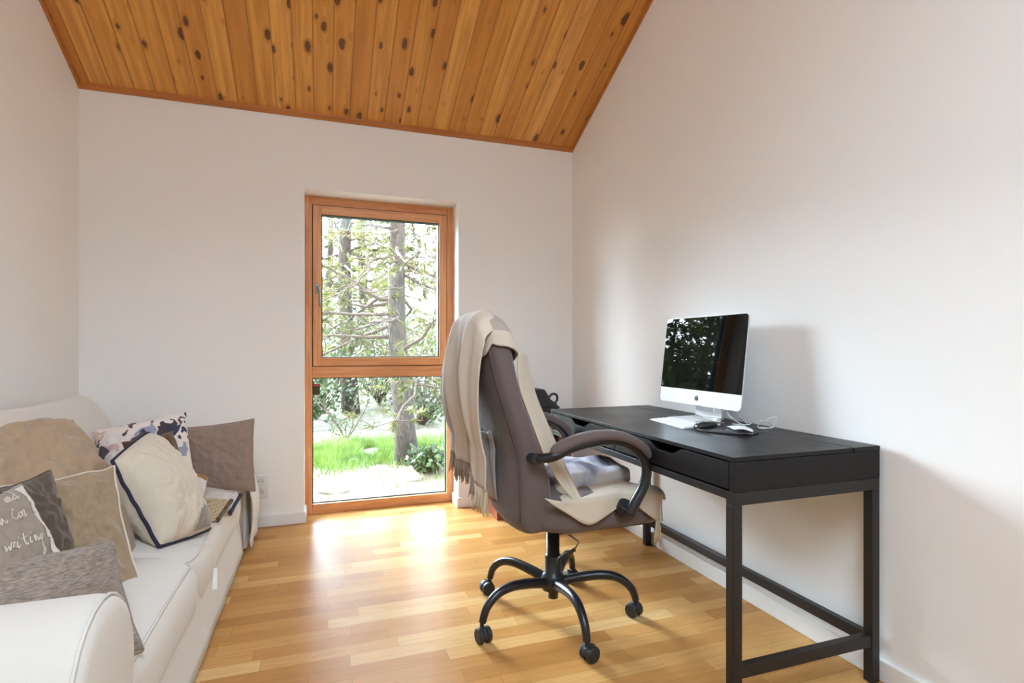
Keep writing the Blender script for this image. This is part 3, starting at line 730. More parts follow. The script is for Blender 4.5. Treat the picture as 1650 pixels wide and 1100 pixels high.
def shell(z_a, z_b, name, m, s=1.0, base=0.0):
    b = MB()
    def f(u, v):
        a = 2 * pi * u; r = v; x = .056 * cos(a) * r * s; y = .028 * sin(a) * r * (1 - .12 * abs(cos(a))) * s
        return (x, y, base + z_a + (z_b - z_a) * max(0, (1 - (abs(x) / .0565 / s) ** 2.2)) ** .8 * max(0, 1 - (abs(y) / (.0285 * s)) ** 3) ** .5)
    b.grid(f, 32, 14, wrap=True); b.grid(lambda u, v: (f(u, 1)[0] * v, f(u, 1)[1] * v, 0), 32, 2, wrap=True)
    return b.build(name, m, mo, smooth=True)
MB().prism([(.052 * cos(2 * pi * k / 28), .0255 * sin(2 * pi * k / 28)) for k in range(28)], lambda a, c_, t: (a, c_, t), 0, .007).build('mouse_base', M_BLKM, mo, bevel=.002)
shell(.007, .0225, 'mouse_shell', M_WHITEP)
# cables and connectors around the stand
def cable(name, label, pts, r=.0022, m=M_CABLE, cat='cable'):
    pts = cr(pts, 8); c0 = pts[0].copy()
    t = thing(name, label, cat, (c0.x, c0.y, c0.z))
    MB().tube([p - c0 for p in pts], r, 7).build('cord', m, t, smooth=True); return t, pts
zt = DZ + .003
t, pts = cable('power_cable', 'white charger cable with round plug lying by the computer stand', [Zp(1113, 673, zt), Zp(1125, 668, DZ + .012), Zp(1140, 673, DZ + .01), Zp(1152, 676, DZ + .016)])
plug = MB(); p = Zp(1155, 680, DZ + .018) - Vector(t.location)
dv = Vector((.25, -1, 0)).normalized()
plug.tube([p - dv * .020, p - dv * .012, p + dv * .006, p + dv * .008], [.008, .0165, .0175, .015], 18)
plug.build('plug', M_WHITEP, t, smooth=False, bevel=.001)
pn = MB()
for s in (-1, 1):
    o_ = p + Vector((.0095 * s, .002 * s, 0)); pn.tube([o_ + dv * .008, o_ + dv * .026], .0024, 8)
pn.build('plug_pins', M_CHROME, t, smooth=True)
cable('monitor_cable', 'thin grey cable rising behind the computer stand', [Zp(1127, 678, zt), Zp(1137, 670, DZ + .02), Zp(1150, 664, DZ + .05), P(1148, 652, 2.33)], .0016)
cable('mains_cable', 'pale cable running from the computer stand across the mouse pad edge', [P(1166, 655, 2.28), P(1178, 672, 2.2), Zp(1196, 684, DZ + .01), Zp(1203, 688, DZ + .012)], .0016)
t, pts = cable('usb_cable', 'pale cable ending in a flat usb connector behind the stand', [Zp(1205, 682, zt), Zp(1199, 679, zt), Zp(1196, 677, DZ + .008), P(1193, 673, 2.22)], .0018)
d_ = (pts[-1] - pts[-6]).normalized(); q = pts[-1] - Vector(t.location); UPV = Vector((0, 0, 1))
MB().tube([q, q + d_ * .006, q + d_ * .026], [.004, .0075, .0075], 8, flat=.5, up=(0, 1, 0)).build('connector_grip', M_WHITEP, t)
MB().tube([q + d_ * .026, q + d_ * .039], [.006, .006], 4, flat=.5, up=(0, 1, 0)).build('connector_tip', M_CHROME, t)
cable('looped_cable', 'pale cable standing in a loop at the wall beside the computer', [Zp(1180, 683, zt), Zp(1205, 684, zt), P(1215, 680, 2.17), P(1235, 678, 2.14), Zp(1245, 687, zt), Zp(1230, 690, zt), Zp(1221, 687, zt), P(1232, 678, 2.12), P(1249, 672, 2.12), P(1249, 680, 2.12), Zp(1244, 689, zt), Zp(1225, 688, zt)], .002)

# ------------------------------------------------------------------ cabinet and bag in the far corner
cab = thing('cabinet', 'low red-brown wooden cabinet in the far corner behind the office chair', 'cabinet', (1.27, 3.40, 0))
MB().box(-.24, .27, -.165, .165, 0, .64).build('cabinet_body', M_REDWOOD, cab, bevel=.003)
MB().box(-.225, .255, -.183, -.166, .03, .62).build('door', M_REDWOOD, cab, bevel=.003)
MB().tube([(-.19, -.20, .30), (-.19, -.20, .42)], .006, 8).build('handle', M_CHROME, cab)
bagp = RP(872, 650, (0, 3.36, 0), (0, 1, 0))
bag = thing('camera_bag', 'black bag with a looped strap behind the chair in the corner', 'bag', (bagp.x, 3.36, .64))
MB().prism([(-.16, 0), (.11, 0), (.105, .035), (.085, .07), (.06, .085), (.04, .10), (-.0, .165), (-.12, .165), (-.16, .10)], lambda a, z, t: (a, t, z), -.07, .07).build('bag_body', M_BLKM, bag, bevel=.012)
MB().box(-.155, .10, -.078, .078, .04, .052).build('bag_band', M_BLK, bag, bevel=.003)
MB().tube(cr([(.03, -.05, .10), (.055, -.052, .13), (.085, -.055, .125), (.092, -.055, .095), (.075, -.055, .07)], 6), .008, 8).build('strap', M_BLK, bag, smooth=True)

# ------------------------------------------------------------------ office chair
CC = Vector((.875, 2.01, 0)); PHI = radians(3)
uf = Vector((cos(PHI), sin(PHI), 0)); ul = Vector((-sin(PHI), cos(PHI), 0))
chair = thing('office_chair', 'grey-brown upholstered office chair with black armrests and five-star base', 'chair', CC, PHI)
def loc(p): d = Vector(p) - CC; return Vector((d.dot(uf), d.dot(ul), d.z))
def wld(f, l, z): return CC + uf * f + ul * l + Vector((0, 0, z))
def LP(px, py, l): return loc(RP(px, py, wld(0, l, 0), ul))      # point of the chair's side plane at offset l
MB().lathe([(.012, .074), (.020, .076), (.020, .105), (.045, .112), (.048, .155), (.040, .175), (.033, .18), (.033, .245), (.030, .25), (.026, .252), (.026, .43), (.01, .43)], 28).build('gas_column', M_BLK, chair, smooth=True)
for k in range(5):
    a = radians(51 + 72 * k) - PHI; e = Vector((cos(a), sin(a), 0))
    prof = cr([e * .035 + UP * .142, e * .12 + UP * .160, e * .20 + UP * .168, e * .265 + UP * .155, e * .312 + UP * .115, e * .330 + UP * .068], 6)
    leg = MB().tube(prof, [.021 - .007 * i / (len(prof) - 1) for i in range(len(prof))], 12).build('base_leg', M_BLK, chair, smooth=True)
    w = MB(); ca = a + radians(40 + 23 * k); tdir = Vector((cos(ca), sin(ca), 0)); sd = Vector((-sin(ca), cos(ca), 0)); cpos = e * .332 + tdir * .012 + UP * .028
    for s in (-1, 1):
        w.tube([cpos + sd * s * .006, cpos + sd * s * .008, cpos + sd * s * .023, cpos + sd * s * .026], [.020, .028, .028, .024], 22)
    w.tube([e * .332 + UP * .045, e * .332 + UP * .078], .008, 10)
    hood = []
    for i in range(9):
        an = radians(-10 + 200 * i / 8); hood.append(cpos + (tdir * cos(an) + UP * sin(an)) * .0235)
    w.tube(hood, .0085, 8)
    w.build('caster', M_BLKM, leg, smooth=False, bevel=.0015)
# seat
def sup(a, p): c, s = cos(a), sin(a); return (abs(c) ** (2 / p) * (1 if c >= 0 else -1), abs(s) ** (2 / p) * (1 if s >= 0 else -1))
b = MB()
lev = [(.405, .80), (.410, .93), (.430, 1.0), (.470, 1.01), (.505, .985), (.520, .92), (.527, .78), (.530, .45), (.530, .05)]
def seatf(u, v):
    i = v * (len(lev) - 1); i0 = int(min(i, len(lev) - 2)); t = i - i0
    z = lev[i0][0] * (1 - t) + lev[i0 + 1][0] * t; s = lev[i0][1] * (1 - t) + lev[i0 + 1][1] * t
    x, y = sup(2 * pi * u, 4.5); f = .095 + .285 * x * s; l = .245 * y * s
    z += -.035 * max(0, (f - .22) / .16) ** 2 + .014 * max(0, 1 - ((f + .05) / .3) ** 2) * (z > .5) + .02 * max(0, -(f + .05) / .2)
    return (f, l - .01, z)
b.grid(seatf, 64, 33, wrap=True); b.f.append(tuple(range(64))); b.m.append(0)
b.build('seat', M_CHAIR, chair, smooth=True)
MB().box(-.10, .16, -.09, .09, .375, .42).build('seat_plate', M_BLKM, chair, bevel=.006)
# backrest: lofted sections
FR = [(.42, -.14), (.50, -.10), (.60, -.11), (.683, -.137), (.816, -.187), (.903, -.222), (.989, -.237), (1.057, -.247), (1.13, -.262), (1.185, -.29)]
RR = [(.42, -.21), (.462, -.240), (.60, -.243), (.69, -.243), (.778, -.270), (.884, -.301), (.969, -.325), (1.075, -.345), (1.13, -.348), (1.185, -.33)]
CX = [(.42, -.075), (.5, -.04), (.62, -.01)]
WW = [(.42, .135), (.45, .165), (.50, .195), (.60, .228), (.80, .230), (.95, .215), (1.05, .200), (1.12, .18), (1.165, .145), (1.185, .10)]
def backf(u, z, grow=0.0):
    f0, f1, w = lerpt(RR, z) - grow, lerpt(FR, z) + grow, lerpt(WW, z) + grow
    x, y = sup(2 * pi * u, 4.0); fc = (f0 + f1) / 2; hf = (f1 - f0) / 2
    crown = .014 * (1 - y * y) if x < 0 else .012 * (1 - y * y)
    return Vector((fc + hf * x + (crown if x > 0 else -crown), lerpt(CX, z) + w * y, z))
b = MB(); zs = [.42, .428, .44, .46, .50, .55, .60, .65, .70, .76, .82, .88, .94, 1.0, 1.05, 1.09, 1.12, 1.145, 1.165, 1.178, 1.185]
b.add([backf(i / 56, z) for z in zs for i in range(56)], [(j * 56 + i, j * 56 + (i + 1) % 56, (j + 1) * 56 + (i + 1) % 56, (j + 1) * 56 + i) for j in range(len(zs) - 1) for i in range(56)] + [tuple(range(56)), tuple((len(zs) - 1) * 56 + i for i in range(56))])
bk = b.build('backrest', M_CHAIR, chair, smooth=True)
for s in (-1, 1):
    ang = .637 if s < 0 else 1 - .637
    MB().tube([backf(ang, z, .0015) for z in zs[3:-2]], .0035, 6).build('piping', M_CHPIPE, bk, smooth=True)
# loose pocket on the rear
b = MB()
def pock(u, v):
    z = .50 + .26 * v; l = .19 - .24 * u
    f = lerpt(RR, z) - .018 - .024 * (sin(pi * u) * sin(pi * min(1, v * 1.2))) ** .6 - .006 * sin(u * 19 + v * 3)
    return (f, l, z + .01 * sin(u * 7) * v - .03 * (1 - v) * (0.5 - u) * 0)
b.open = True; b.grid(pock, 26, 20); b.build('rear_pocket', M_CHAIRL, bk, smooth=True, solid=.004)
MB().box(-.315, -.285, .08, .11, .70, .72).build('zip_pull', M_BLK, bk, bevel=.003)
# armrests
for l, nm in ((-.315, 'armrest'), (.300, 'armrest')):
    pts2 = [(871, 744), (890, 736), (920, 722), (955, 712), (990, 709), (1018, 718), (1036, 737), (1042, 760), (1036, 785), (1024, 808), (1014, 830)]
    base_l = -.315
    pp = [LP(x, y, base_l) for x, y in pts2]
    pp = [Vector((p.x, l, p.z)) for p in pp]
    pp[0].y = l + (.06 if l < 0 else -.06)
    c = cr(pp, 5)
    ar = MB().tube(c, [.017 + .004 * max(0, (i / len(c) - .55)) * 2 for i in range(len(c))], 12, up=(0, 1, 0)).build(nm, M_BLK, chair, smooth=True)
    MB().tube([pp[-1] + Vector((0.0, .02 if l < 0 else -.02, .035)), pp[-1] + Vector((-.002, .05 if l < 0 else -.05, -.004))], [.028, .026], 12).build('arm_bracket', M_BLKM, ar, bevel=.003)
    MB().tube([Vector((pp[0].x, l - .09 * (1 if l > 0 else -1) * 1, pp[0].z)), Vector((pp[0].x, l - .03 * (1 if l > 0 else -1), pp[0].z))], .018, 14).build('arm_bolt', M_BLKM, ar, bevel=.003)
    q2 = [(889, 727), (900, 718), (930, 704), (965, 697), (1000, 699), (1028, 712), (1043, 727), (1049, 738)]
    qq = cr([Vector((LP(x, y + 4, base_l).x, l, LP(x, y + 4, base_l).z)) for x, y in q2], 5); n = len(qq)
    rr = [.030 * min(1, .45 + 4 * min(i, n - 1 - i) / n) for i in range(n)]
    MB().tube(qq, rr, 14, flat=.62, up=(0, 0, 1)).build('armrest_pad', M_CHAIR, ar, smooth=True)
# height lever
MB().tube([loc(P(*q)) for q in ((910, 856, 2.10), (921, 864, 2.08), (933, 873, 2.06), (925, 886, 2.07))], .0035, 8).build('height_lever', M_CHROME, chair, smooth=True)
MB().tube(cr([loc(P(*q)) for q in ((926, 885, 2.07), (915, 892, 2.08), (902, 900, 2.09), (900, 909, 2.10))], 5), [.007] * 6 + [.008] * 10, 10).build('lever_grip', M_BLKM, chair, smooth=True)

# ------------------------------------------------------------------ throw blanket over the chair
bl = thing('throw_blanket', 'cream and grey striped wool throw with fringe draped over the office chair', 'blanket', wld(-.33, 0, 1.2), PHI)
BO = Vector((-.33, 0, 1.2))
def uvgrid(mb_o, nu, nv):
    me = mb_o.data; uv = me.uv_layers.new(name='UVMap')
    for lp in me.loops:
        i = lp.vertex_index; uv.data[lp.index].uv = ((i % nu) / (nu - 1), (i // nu) / (nv - 1))
# rear drape: u 0 = far edge, 1 = near edge; v 0 = front of the top, 1 = hanging hem
HEM = [(0, .635), (.3, .63), (.55, .63), (.70, .62), (.74, .58), (1, .56)]
def rear(u, v):
    l = .262 - .495 * u
    topz = 1.212 - .055 * max(0, (abs(l + .01) - .10) / .1) ** 1.7
    if v < .16:
        a = v / .16 * pi * .5; f = -.300 - .078 * sin(a); z = topz - .05 * (1 - cos(a))
        l = l * (.72 + .28 * sin(a))
    else:
        t = (v - .16) / .84; top = topz - .05; hem = lerpt(HEM, u); z = top + (hem - top) * t
        f = -.378 - .030 * sin(pi * min(1, t * 1.3)) ** .8 + .035 * t
        l = l + .022 * t * (1 - u) + .28 * t * (u - .6 if u > .6 else 0)
    k = min(1, max(0, v - .04) * 2.6)
    fold = (.013 * sin(u * 15 + .4) + .006 * sin(u * 31 + 1 + v * 2)) * k
    f += fold; l += .012 * cos(u * 15) * min(1, v * 1.5)
    return Vector((f, l, z)) - BO
b = MB(); b.open = True; NU, NV = 90, 40; b.grid(rear, NU, NV); o = b.build('rear_drape', M_BLANK, bl, smooth=True, solid=.005); uvgrid(o, NU, NV)
# hood over the top and the near side of the backrest
def hood(u, v):
    # u runs round the top from rear (0) through the near side to the front far side (1)
    ang = .44 + .78 * u            # section parameter: .75 = near side, 1.0 = front
    zlow = lerpt([(0, 1.0), (.22, 1.05), (.32, 1.088), (.42, 1.078), (.55, 1.055), (.63, 1.035), (.8, .98), (1, .92)], u)
    z = zlow + (1.184 - zlow) * min(1, v / .7)
    p = backf(ang % 1, z, .013 + .005 * sin(u * 15) * (1 - v))
    if v > .7:
        c = Vector((-.31, -.01, 1.212)); t = (v - .7) / .3; p = p.lerp(c, t); p.z = 1.184 + .026 * sin(t * pi / 2)
    else: p.z += .0
    return p - BO
b = MB(); b.open = True; b.grid(lambda u, v: hood(u, v), 60, 24); o = b.build('top_drape', M_BLANK, bl, smooth=True, solid=.005)
me = o.data; uv = me.uv_layers.new(name='UVMap')
for lp in me.loops:
    i = lp.vertex_index; vv = (i // 60) / 23; uv.data[lp.index].uv = ((.80 if vv < .36 else .5), vv)
# front strip from the top down to the seat
LE = [(836, 566, -.205), (834, 596, -.21), (838, 628, -.21), (852, 668, -.215), (874, 726, -.235), (893, 765, -.24), (918, 800, -.24), (945, 830, -.25)]
RE = [(849, 572, -.13), (855, 602, -.12), (866, 640, -.12), (884, 684, -.13), (903, 728, -.15), (915, 757, -.18), (930, 788, -.22), (947, 822, -.255)]
le = cr([LP(*q) for q in LE], 6); re = cr([LP(*q) for q in RE], 6); nV = len(le)
b = MB(); b.open = True
def strip(u, v):
    j = int(round(v * (nV - 1))); p = le[j].lerp(re[j], u)
    return p + Vector((.012 * sin(u * 6) * (1 - v * .4), 0, 0)) - BO
b.grid(strip, 14, nV); b.build('front_drape', M_BLANKC, bl, smooth=True, solid=.005)
# seat part lying over the near edge of the seat
upc = [(886, 768), (905, 780), (925, 784), (944, 776), (970, 774), (996, 775), (1020, 777), (1041, 780), (1058, 786), (1068, 794), (1073, 803)]
loc_ = [(878, 803), (895, 816), (915, 828), (946, 845), (972, 834), (994, 820), (1010, 808), (1026, 815), (1042, 827), (1054, 836), (1061, 838)]
ups = cr([loc(Zp(x, y, .545 if i < 8 else .535 - .012 * (i - 7))) for i, (x, y) in enumerate(upc)], 5)
los = cr([LP(x, y, -.272) for x, y in loc_], 5); nC = len(ups)
def seatd(u, v):
    i = int(round(u * (nC - 1))); a, c_ = ups[i], los[i]; k = u
    m = Vector((a.x * .4 + c_.x * .6, -.262, .532 - .03 * max(0, (k - .75) / .25) ** 2))
    t = v
    p = (a * (1 - t) ** 2 + m * 2 * t * (1 - t) + c_ * t * t) if False else (a.lerp(m, t / .5) if t < .5 else m.lerp(c_, (t - .5) / .5))
    return p + Vector((0, -.004 * sin(u * 23), .005 * sin(u * 17 + 3 * v) * (1 - v))) - BO
b = MB(); b.open = True; b.grid(seatd, nC, 15); b.build('seat_drape', M_BLANKC, bl, smooth=True, solid=.005)
# fringe
def fringe(pts, lens, m, name, per=3):
    b = MB(); rnd = random.Random(3)
    for i, p in enumerate(pts):
        for k in range(per):
            L_ = lens(i) * rnd.uniform(.75, 1.05); q = Vector(p) + Vector((rnd.uniform(-.004, .004), rnd.uniform(-.004, .004), 0)); dx, dy = rnd.uniform(-.010, .010), rnd.uniform(-.010, .010)
            b.tube([q, q + Vector((dx * .3, dy * .3 + rnd.uniform(-.003, .003), -L_ * .4)), q + Vector((dx, dy, -L_ * .75)), q + Vector((dx * 1.3, dy * .8, -L_))], [.0022, .0022, .002, .0014], 5)
    o = b.build(name, m, bl, smooth=True); o['kind'] = 'stuff'; return o
fringe([rear(i / 44 * .72, 1) for i in range(45)], lambda i: .085, M_FRINGE, 'fringe')
fringe([rear(.74 + i / 12 * .26, 1) for i in range(13)], lambda i: .095, M_FRINGEC, 'fringe')
fr_ = [seatd(.905 + .095 * (1 - (i / 16)), .55 + .45 * 1) if i < 8 else seatd(1.0, 1 - (i - 8) / 14) for i in range(17)]
fringe(fr_, lambda i: .085, M_FRINGEC, 'fringe', 2)

# plush pads on the seat
def pad_(name, label, f0, f1, l0, l1, z, h, mat, sd):
    c = wld((f0 + f1) / 2, (l0 + l1) / 2, z); r = thing(name, label, 'seat pad', c, PHI); b = MB()
    def f(u, v):
        x, y = sup(2 * pi * u, 3.0); s = sin(pi / 2 * min(1, v * 1.0)); X = (f1 - f0) / 2 * x * s; Y = (l1 - l0) / 2 * y * s
        zz = h * (1 - v ** 3) ** .5; q = Vector((X * 9, Y * 9, sd)); return (X, Y, zz * (1 + .35 * noise.noise(q)) + .006 * noise.noise(q * 4))
    b.grid(f, 48, 20, wrap=True); b.grid(lambda u, v: (f(u, 1)[0] * v, f(u, 1)[1] * v, -.002), 48, 4, wrap=True); b.build('plush_cover', mat, r, smooth=True); return r
pad_('seat_pad', 'fluffy grey and white seat pad on the office chair seat', -.06, .345, -.12, .215, .535, .062, M_PLUSH, 2)
pad_('seat_pad', 'brown fuzzy pad tucked against the chair back on the seat', -.17, -.02, -.02, .215, .54, .10, M_PLUSHB, 4)

# ------------------------------------------------------------------ outside
def mat_ground():
    m = NT('dry_pale_ground'); v = m.coords(); a = m.noise(v, 1.3, 6, .65); b_ = m.noise(v, 14, 5, .7)
    c = m.ramp(a, [(.35, srgb(130, 112, 82)), (.48, srgb(206, 192, 164)), (.7, srgb(226, 216, 196))])
    c = m.mix(m.ramp(b_, [(.35, .8), (.5, 0.)]), c, srgb(150, 132, 96))
    m.base(m.mix(.76, c, (.0, .0, .0, 1))); m.rough(.95); m.bump(b_, .8, .04); return m.mat
M_GROUND = mat_ground()
def gz(x, y): return -.12 + .10 * noise.noise(Vector((x * .35, y * .35, 3))) * min(1, max(0, (y - 4.2))) + (.20 * (y - 8.5) if y > 8.5 else 0) + .03 * noise.noise(Vector((x * 1.7, y * 1.7, 0)))
b = MB(); b.open = True; nx, ny = 110, 110
b.grid(lambda u, v: (-26 + 52 * u, YF + .34 + 36 * v ** 1.6, gz(-26 + 52 * u, YF + .34 + 36 * v ** 1.6)), nx, ny)
gr = b.build('ground', M_GROUND, smooth=True); gr['kind'] = 'structure'
M_BARK = NT('pine_bark'); _v = M_BARK.coords(scale=(1, 1, .28)); _b = M_BARK.noise(_v, 40, 5, .75, .8)
M_BARK.base(M_BARK.ramp(_b, [(.3, srgb(22, 17, 13)), (.52, srgb(58, 48, 39)), (.75, srgb(96, 82, 70))])); M_BARK.rough(.95); M_BARK.bump(_b, 1, .03); M_BARK = M_BARK.mat
M_TWIG = simple('dry_twig', srgb(66, 52, 40), .9, var=.3)
def leafmat(name, a, c_):
    m = NT(name); n_ = m.noise(m.coords(), 3.0, 3); col = m.mix(m.ramp(n_, [(.35, 0.), (.65, 1.)]), a, c_)
    m.base(col); m.rough(.6)
    tr = m.n('ShaderNodeBsdfTranslucent', Color=col); mx = m.n('ShaderNodeMixShader', i0=.3)
    m.t.links.new(m.b.outputs[0], mx.inputs[1]); m.t.links.new(tr.outputs[0], mx.inputs[2]); m.t.links.new(mx.outputs[0], m.out.inputs[0]); return m.mat
M_NEEDLE = leafmat('pine_needles', srgb(66, 66, 28), srgb(100, 98, 50))
M_NEEDLEP = leafmat('pale_needles', srgb(82, 82, 44), srgb(114, 112, 68))
M_LEAF = leafmat('shrub_leaves', srgb(34, 52, 18), srgb(62, 76, 32))
M_GRASS = leafmat('grass_blades', srgb(60, 88, 22), srgb(98, 118, 44))
def needles(V, Fc, c, d, L, n, rnd, w=.004, spread=.9):
    d = Vector(d).normalized()
    for k in range(n):
        r = Vector((rnd.gauss(0, 1), rnd.gauss(0, 1), rnd.gauss(0, 1))).normalized(); e = (d + r * spread).normalized(); s = e.cross(r)
        if s.length < 1e-4: continue
        s = s.normalized() * w; b0 = len(V); l_ = L * rnd.uniform(.7, 1.2); st_ = c + d * rnd.uniform(-.5, .5) * L
        V += [tuple(st_ - s), tuple(st_ + s), tuple(st_ + e * l_)]; Fc.append((b0, b0 + 1, b0 + 2))
def pine(x, y, h, r0, seed, label, lean=(0, 0), cz0=1.0, nb=34, tuft=10, ndl=26, mat=M_NEEDLE, blen=1.9, dead=10, L=.09, w=.005, name='pine_tree'):
    rnd = random.Random(seed); g = gz(x, y); t = thing(name, label, 'tree', (x, y, g))
    pts = []; K = 16
    for i in range(K + 1):
        z = h * i / K; pts.append(Vector((lean[0] * z + .05 * sin(z * 1.3 + seed), lean[1] * z + .05 * sin(z * 1.1 + 2 * seed), z - .1 if i == 0 else z)))
    MB().tube(pts, [r0 * (1.25 if i == 0 else 1) * (1 - .75 * i / K) for i in range(K + 1)], 12).build('trunk', M_BARK, t, smooth=True)
    br = MB(); V = []; Fc = []
    for i in range(nb + dead):
        isdead = i >= nb; z = rnd.uniform(.5 if isdead else cz0, h * (.55 if isdead else .98)); p = lerp_pts(pts, z / h); a = rnd.uniform(0, 2 * pi)
        ln = (blen * (1.1 - .7 * z / h) * rnd.uniform(.6, 1.15)) * (.6 if isdead else 1); dr_ = rnd.uniform(-.35, .25)
        q = [p]; cur = p.copy(); dirv = Vector((cos(a), sin(a), dr_)).normalized()
        for s in range(6):
            dirv = (dirv + Vector((rnd.gauss(0, .22), rnd.gauss(0, .22), rnd.gauss(0, .16)))).normalized(); cur = cur + dirv * ln / 6; q.append(cur.copy())
        rb = r0 * .22 * (1 - .5 * z / h); br.tube(q, [rb * (1 - .8 * k / 6) for k in range(7)], 6, cap=False)
        for s in range(tuft + (3 if isdead else 0)):
            k = rnd.randint(2, 6); o_ = q[k]; sd_ = Vector((rnd.gauss(0, 1), rnd.gauss(0, 1), rnd.gauss(0, .6))).normalized(); e = o_ + sd_ * rnd.uniform(.12, .42)
            md = (o_ + e) / 2 + Vector((rnd.gauss(0, .03), rnd.gauss(0, .03), rnd.gauss(0, .04)))
            br.tube([o_, md, e], [rb * .22, rb * .16, rb * .08], 4, cap=False)
            if not isdead:
                needles(V, Fc, e, sd_, L, ndl, rnd, w); needles(V, Fc, md, sd_, L, ndl // 2, rnd, w)
    br.build('branches', M_TWIG, t, smooth=True)['kind'] = 'stuff'
    if V:
        fb = MB(); fb.open = True; fb.v = V; fb.f = Fc; fb.m = [0] * len(Fc); fo = fb.build('needle_foliage', mat, t); fo['kind'] = 'stuff'
    return t
def old_branch(t, pts, r):
    c0 = Vector(t.location); q = cr([p - c0 for p in pts], 6)
    q = [p + Vector(noise.noise_vector(p * 9)) * .03 for p in q]
    MB().tube(q, [.55 * r * (1 - .75 * i / len(q)) for i in range(len(q))], 7, cap=False).build('branch', M_TWIG, t, smooth=True)
def lerp_pts(pts, t): i = min(len(pts) - 2, int(t * (len(pts) - 1))); return pts[i].lerp(pts[i + 1], t * (len(pts) - 1) - i)
pine(.82, 5.55, 7.5, .105, 3, 'nearest thick-trunked pine seen through the right half of the window', lean=(-.035, .02), cz0=.9, nb=46, tuft=12, ndl=30, blen=1.4, dead=18, w=.0055, L=.085)
old_branch(bpy.data.objects['pine_tree'], [P(643, 410, 5.45), P(618, 414, 5.3), P(598, 424, 5.2), P(588, 440, 5.1), P(570, 458, 5.0), P(545, 472, 4.9), P(520, 482, 4.85)], .028)
old_branch(bpy.data.objects['pine_tree'], [P(640, 372, 5.45), P(612, 382, 5.2), P(596, 396, 5.1), P(592, 425, 5.05), P(575, 448, 5.0), P(552, 470, 4.9), P(536, 486, 4.8)], .020)
old_branch(bpy.data.objects['pine_tree'], [P(648, 462, 5.45), P(622, 466, 5.3), P(596, 470, 5.2), P(560, 462, 5.1), P(530, 470, 5.0)], .018)
pine(.40, 9.4, 9, .13, 8, 'pale slender pine standing further back left of the thick trunk', lean=(.0, .01), cz0=1.6, nb=52, blen=1.9, dead=20, mat=M_NEEDLEP, ndl=28, w=.008, L=.11)
pine(1.75, 7.6, 6, .05, 12, 'thin young pine just right of the thick trunk', lean=(.05, 0), cz0=.8, nb=38, blen=1.4, dead=6, mat=M_NEEDLE, w=.007, L=.1)
pine(-3.6, 8.2, 3.4, .10, 5, 'short dense pine to the left beyond the glass', lean=(.03, 0), cz0=.2, nb=70, blen=1.7, ndl=34, w=.008, L=.11)
pine(-2.3, 7.6, 2.7, .07, 9, 'low young pine nearest the glass on the left', cz0=.2, nb=50, blen=1.1, ndl=30, w=.007, L=.1)
pine(-5.6, 9.6, 3.8, .10, 6, 'second short dense pine further left beyond the glass', lean=(.03, 0), cz0=.2, nb=70, blen=1.9, ndl=30, w=.009, L=.12)
lab = ['distant pine behind the pale slender trunk', 'distant pine at the right edge of the window view', 'broad distant pine on the slope', 'slim distant pine on the slope', 'far pine on the ridge left', 'far pine on the ridge right', 'bushy pine on the left slope', 'sparse pine on the far left', 'tall pine beside the left slope']
for i, (x, y) in enumerate([(.9, 13), (3.4, 12.5), (2.1, 16), (.2, 17), (-1.6, 13.5), (4.5, 19), (-6.5, 11), (-9.5, 14), (-5.2, 15)]):
    pine(x, y, 8 + (i % 3), .12, 20 + i, lab[i], cz0=.7, nb=46, tuft=11, ndl=18, mat=M_NEEDLEP if i % 2 else M_NEEDLE, blen=2.3, dead=5, L=.14, w=.011)
def shrub(x, y, h, seed, label, mat=M_LEAF, n=60, leaf=.035, name='shrub'):
    rnd = random.Random(seed); g = gz(x, y); t = thing(name, label, 'shrub', (x, y, g)); st_ = MB(); V = []; Fc = []
    for i in range(n // 5):
        a = rnd.uniform(0, 2 * pi); q = [Vector((0, 0, -.03))]; cur = q[0].copy(); dv_ = Vector((cos(a) * .5, sin(a) * .5, 1)).normalized()
        for s in range(5):
            dv_ = (dv_ + Vector((rnd.gauss(0, .22), rnd.gauss(0, .22), 0))).normalized(); cur = cur + dv_ * h / 5; q.append(cur.copy())
            for k in range(9):
                c_ = cur + Vector((rnd.gauss(0, .10), rnd.gauss(0, .10), rnd.gauss(0, .07))) * h * 1.1; r = Vector((rnd.gauss(0, 1), rnd.gauss(0, 1), rnd.gauss(0, 1))).normalized(); s2 = r.orthogonal().normalized() * leaf * .5; b0 = len(V)
                V += [tuple(c_), tuple(c_ + r * leaf * .6 + s2), tuple(c_ + r * leaf * 1.3), tuple(c_ + r * leaf * .6 - s2)]; Fc.append((b0, b0 + 1, b0 + 2, b0 + 3))
        st_.tube(q, [.008, .007, .006, .005, .004, .003], 5, cap=False)
    st_.build('stem', M_TWIG, t)['kind'] = 'stuff'; fb = MB(); fb.open = True; fb.v = V; fb.f = Fc; fb.m = [0] * len(Fc); fb.build('leaves', mat, t)['kind'] = 'stuff'
shrub(.95, 5.15, .26, 41, 'low pale-leaved plant at the foot of the thick pine', M_LEAF, 60, .05)
shrub(1.28, 4.65, .22, 42, 'bright green plant in the lower right of the window view', M_LEAF, 60, .045)
shrub(.30, 7.4, 1.0, 43, 'slim sapling behind the grass patch', M_LEAF, 30, .03)
for i, (x, y, h_) in enumerate([(-.1, 9.0, 1.7), (.95, 9.9, 1.9), (1.5, 8.6, 1.8), (2.6, 9.2, 1.7), (-2.4, 7.6, 1.1), (-4.2, 7.2, 1.2)]):
    shrub(x, y, h_, 50 + i, ['light bush at the left foot of the slope', 'light bush behind the sapling', 'tall bush behind the thick trunk', 'bush at the right foot of the slope', 'bush below the left pines', 'farther bush below the left pines'][i], M_NEEDLEP if i % 2 else M_LEAF, 190, .055)
rnd = random.Random(5); V = []; Fc = []
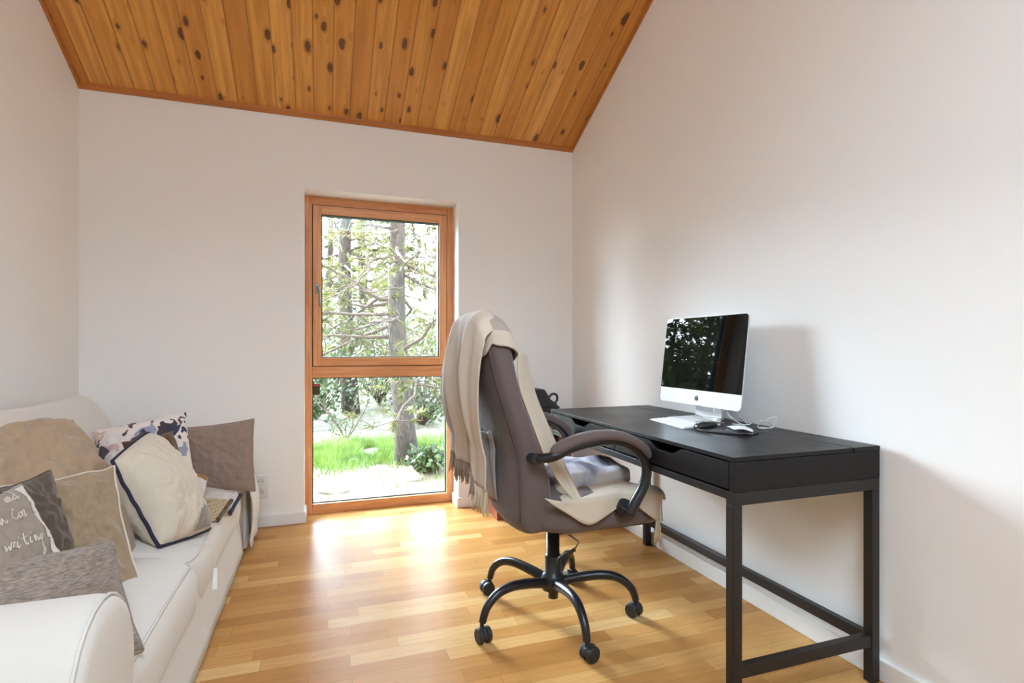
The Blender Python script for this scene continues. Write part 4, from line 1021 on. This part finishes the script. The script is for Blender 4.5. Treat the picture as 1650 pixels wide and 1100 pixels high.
for i in range(15000):
    u = rnd.random(); x = rnd.gauss(.42, .55); y = rnd.gauss(6.3, .40)
    if rnd.random() < .15: x = rnd.uniform(-3, 4); y = rnd.uniform(4.5, 10)
    if noise.noise(Vector((x * 3, y * 3, 5))) < -.3: continue
    g = gz(x, y); hh = rnd.uniform(.05, .15); a = rnd.uniform(0, 2 * pi); w_ = Vector((cos(a), sin(a), 0)) * .005; tp = Vector((rnd.gauss(0, .05), rnd.gauss(0, .05), hh)); b0 = len(V); p = Vector((x, y, g - .01))
    V += [tuple(p - w_), tuple(p + w_), tuple(p + tp)]; Fc.append((b0, b0 + 1, b0 + 2))
fb = MB(); fb.open = True; fb.v = V; fb.f = Fc; fb.m = [0] * len(Fc)
tag(fb.build('grass', M_GRASS), 'patch of bright green grass on the pale ground outside', 'grass', kind='stuff')
M_STONE = simple('pale_stone', srgb(110, 105, 96), .9, var=.15, bump=.6, bscale=30)
for i, (x, y, s, lb) in enumerate([(.10, 4.75, .10, 'low pale stone near the lower left of the pane'), (.75, 4.9, .07, 'small pale stone before the thick pine'), (.33, 5.9, .06, 'small stone lying in the grass'), (1.05, 8.2, .22, 'larger boulder behind the thick pine'), (-.1, 8.4, .18, 'boulder on the open ground behind the grass')]):
    b = MB(); sd = i * 3.1
    def f(u, v):
        a, c_ = 2 * pi * u, pi * v; d = Vector((cos(a) * sin(c_), sin(a) * sin(c_), cos(c_))); k = 1 + .3 * noise.noise(d * 1.5 + Vector((sd, 0, 0)))
        return (d.x * s * 1.4 * k, d.y * s * k, d.z * s * .6 * k)
    b.grid(f, 24, 14, wrap=True); o = b.build('stone', M_STONE, smooth=True, loc=(x, y, gz(x, y) + s * .15)); tag(o, lb, 'stone')

GROUPS = {'cushion': 'cushions on the white sofa', 'pine_tree': 'pines outside the window', 'shrub': 'bushes outside the window', 'stone': 'stones on the ground outside', 'seat_pad': 'plush pads on the office chair'}
for o in list(bpy.data.objects):
    k = o.name.split('.')[0]
    if o.parent is None and k in GROUPS and 'label' in o: o['group'] = GROUPS[k]
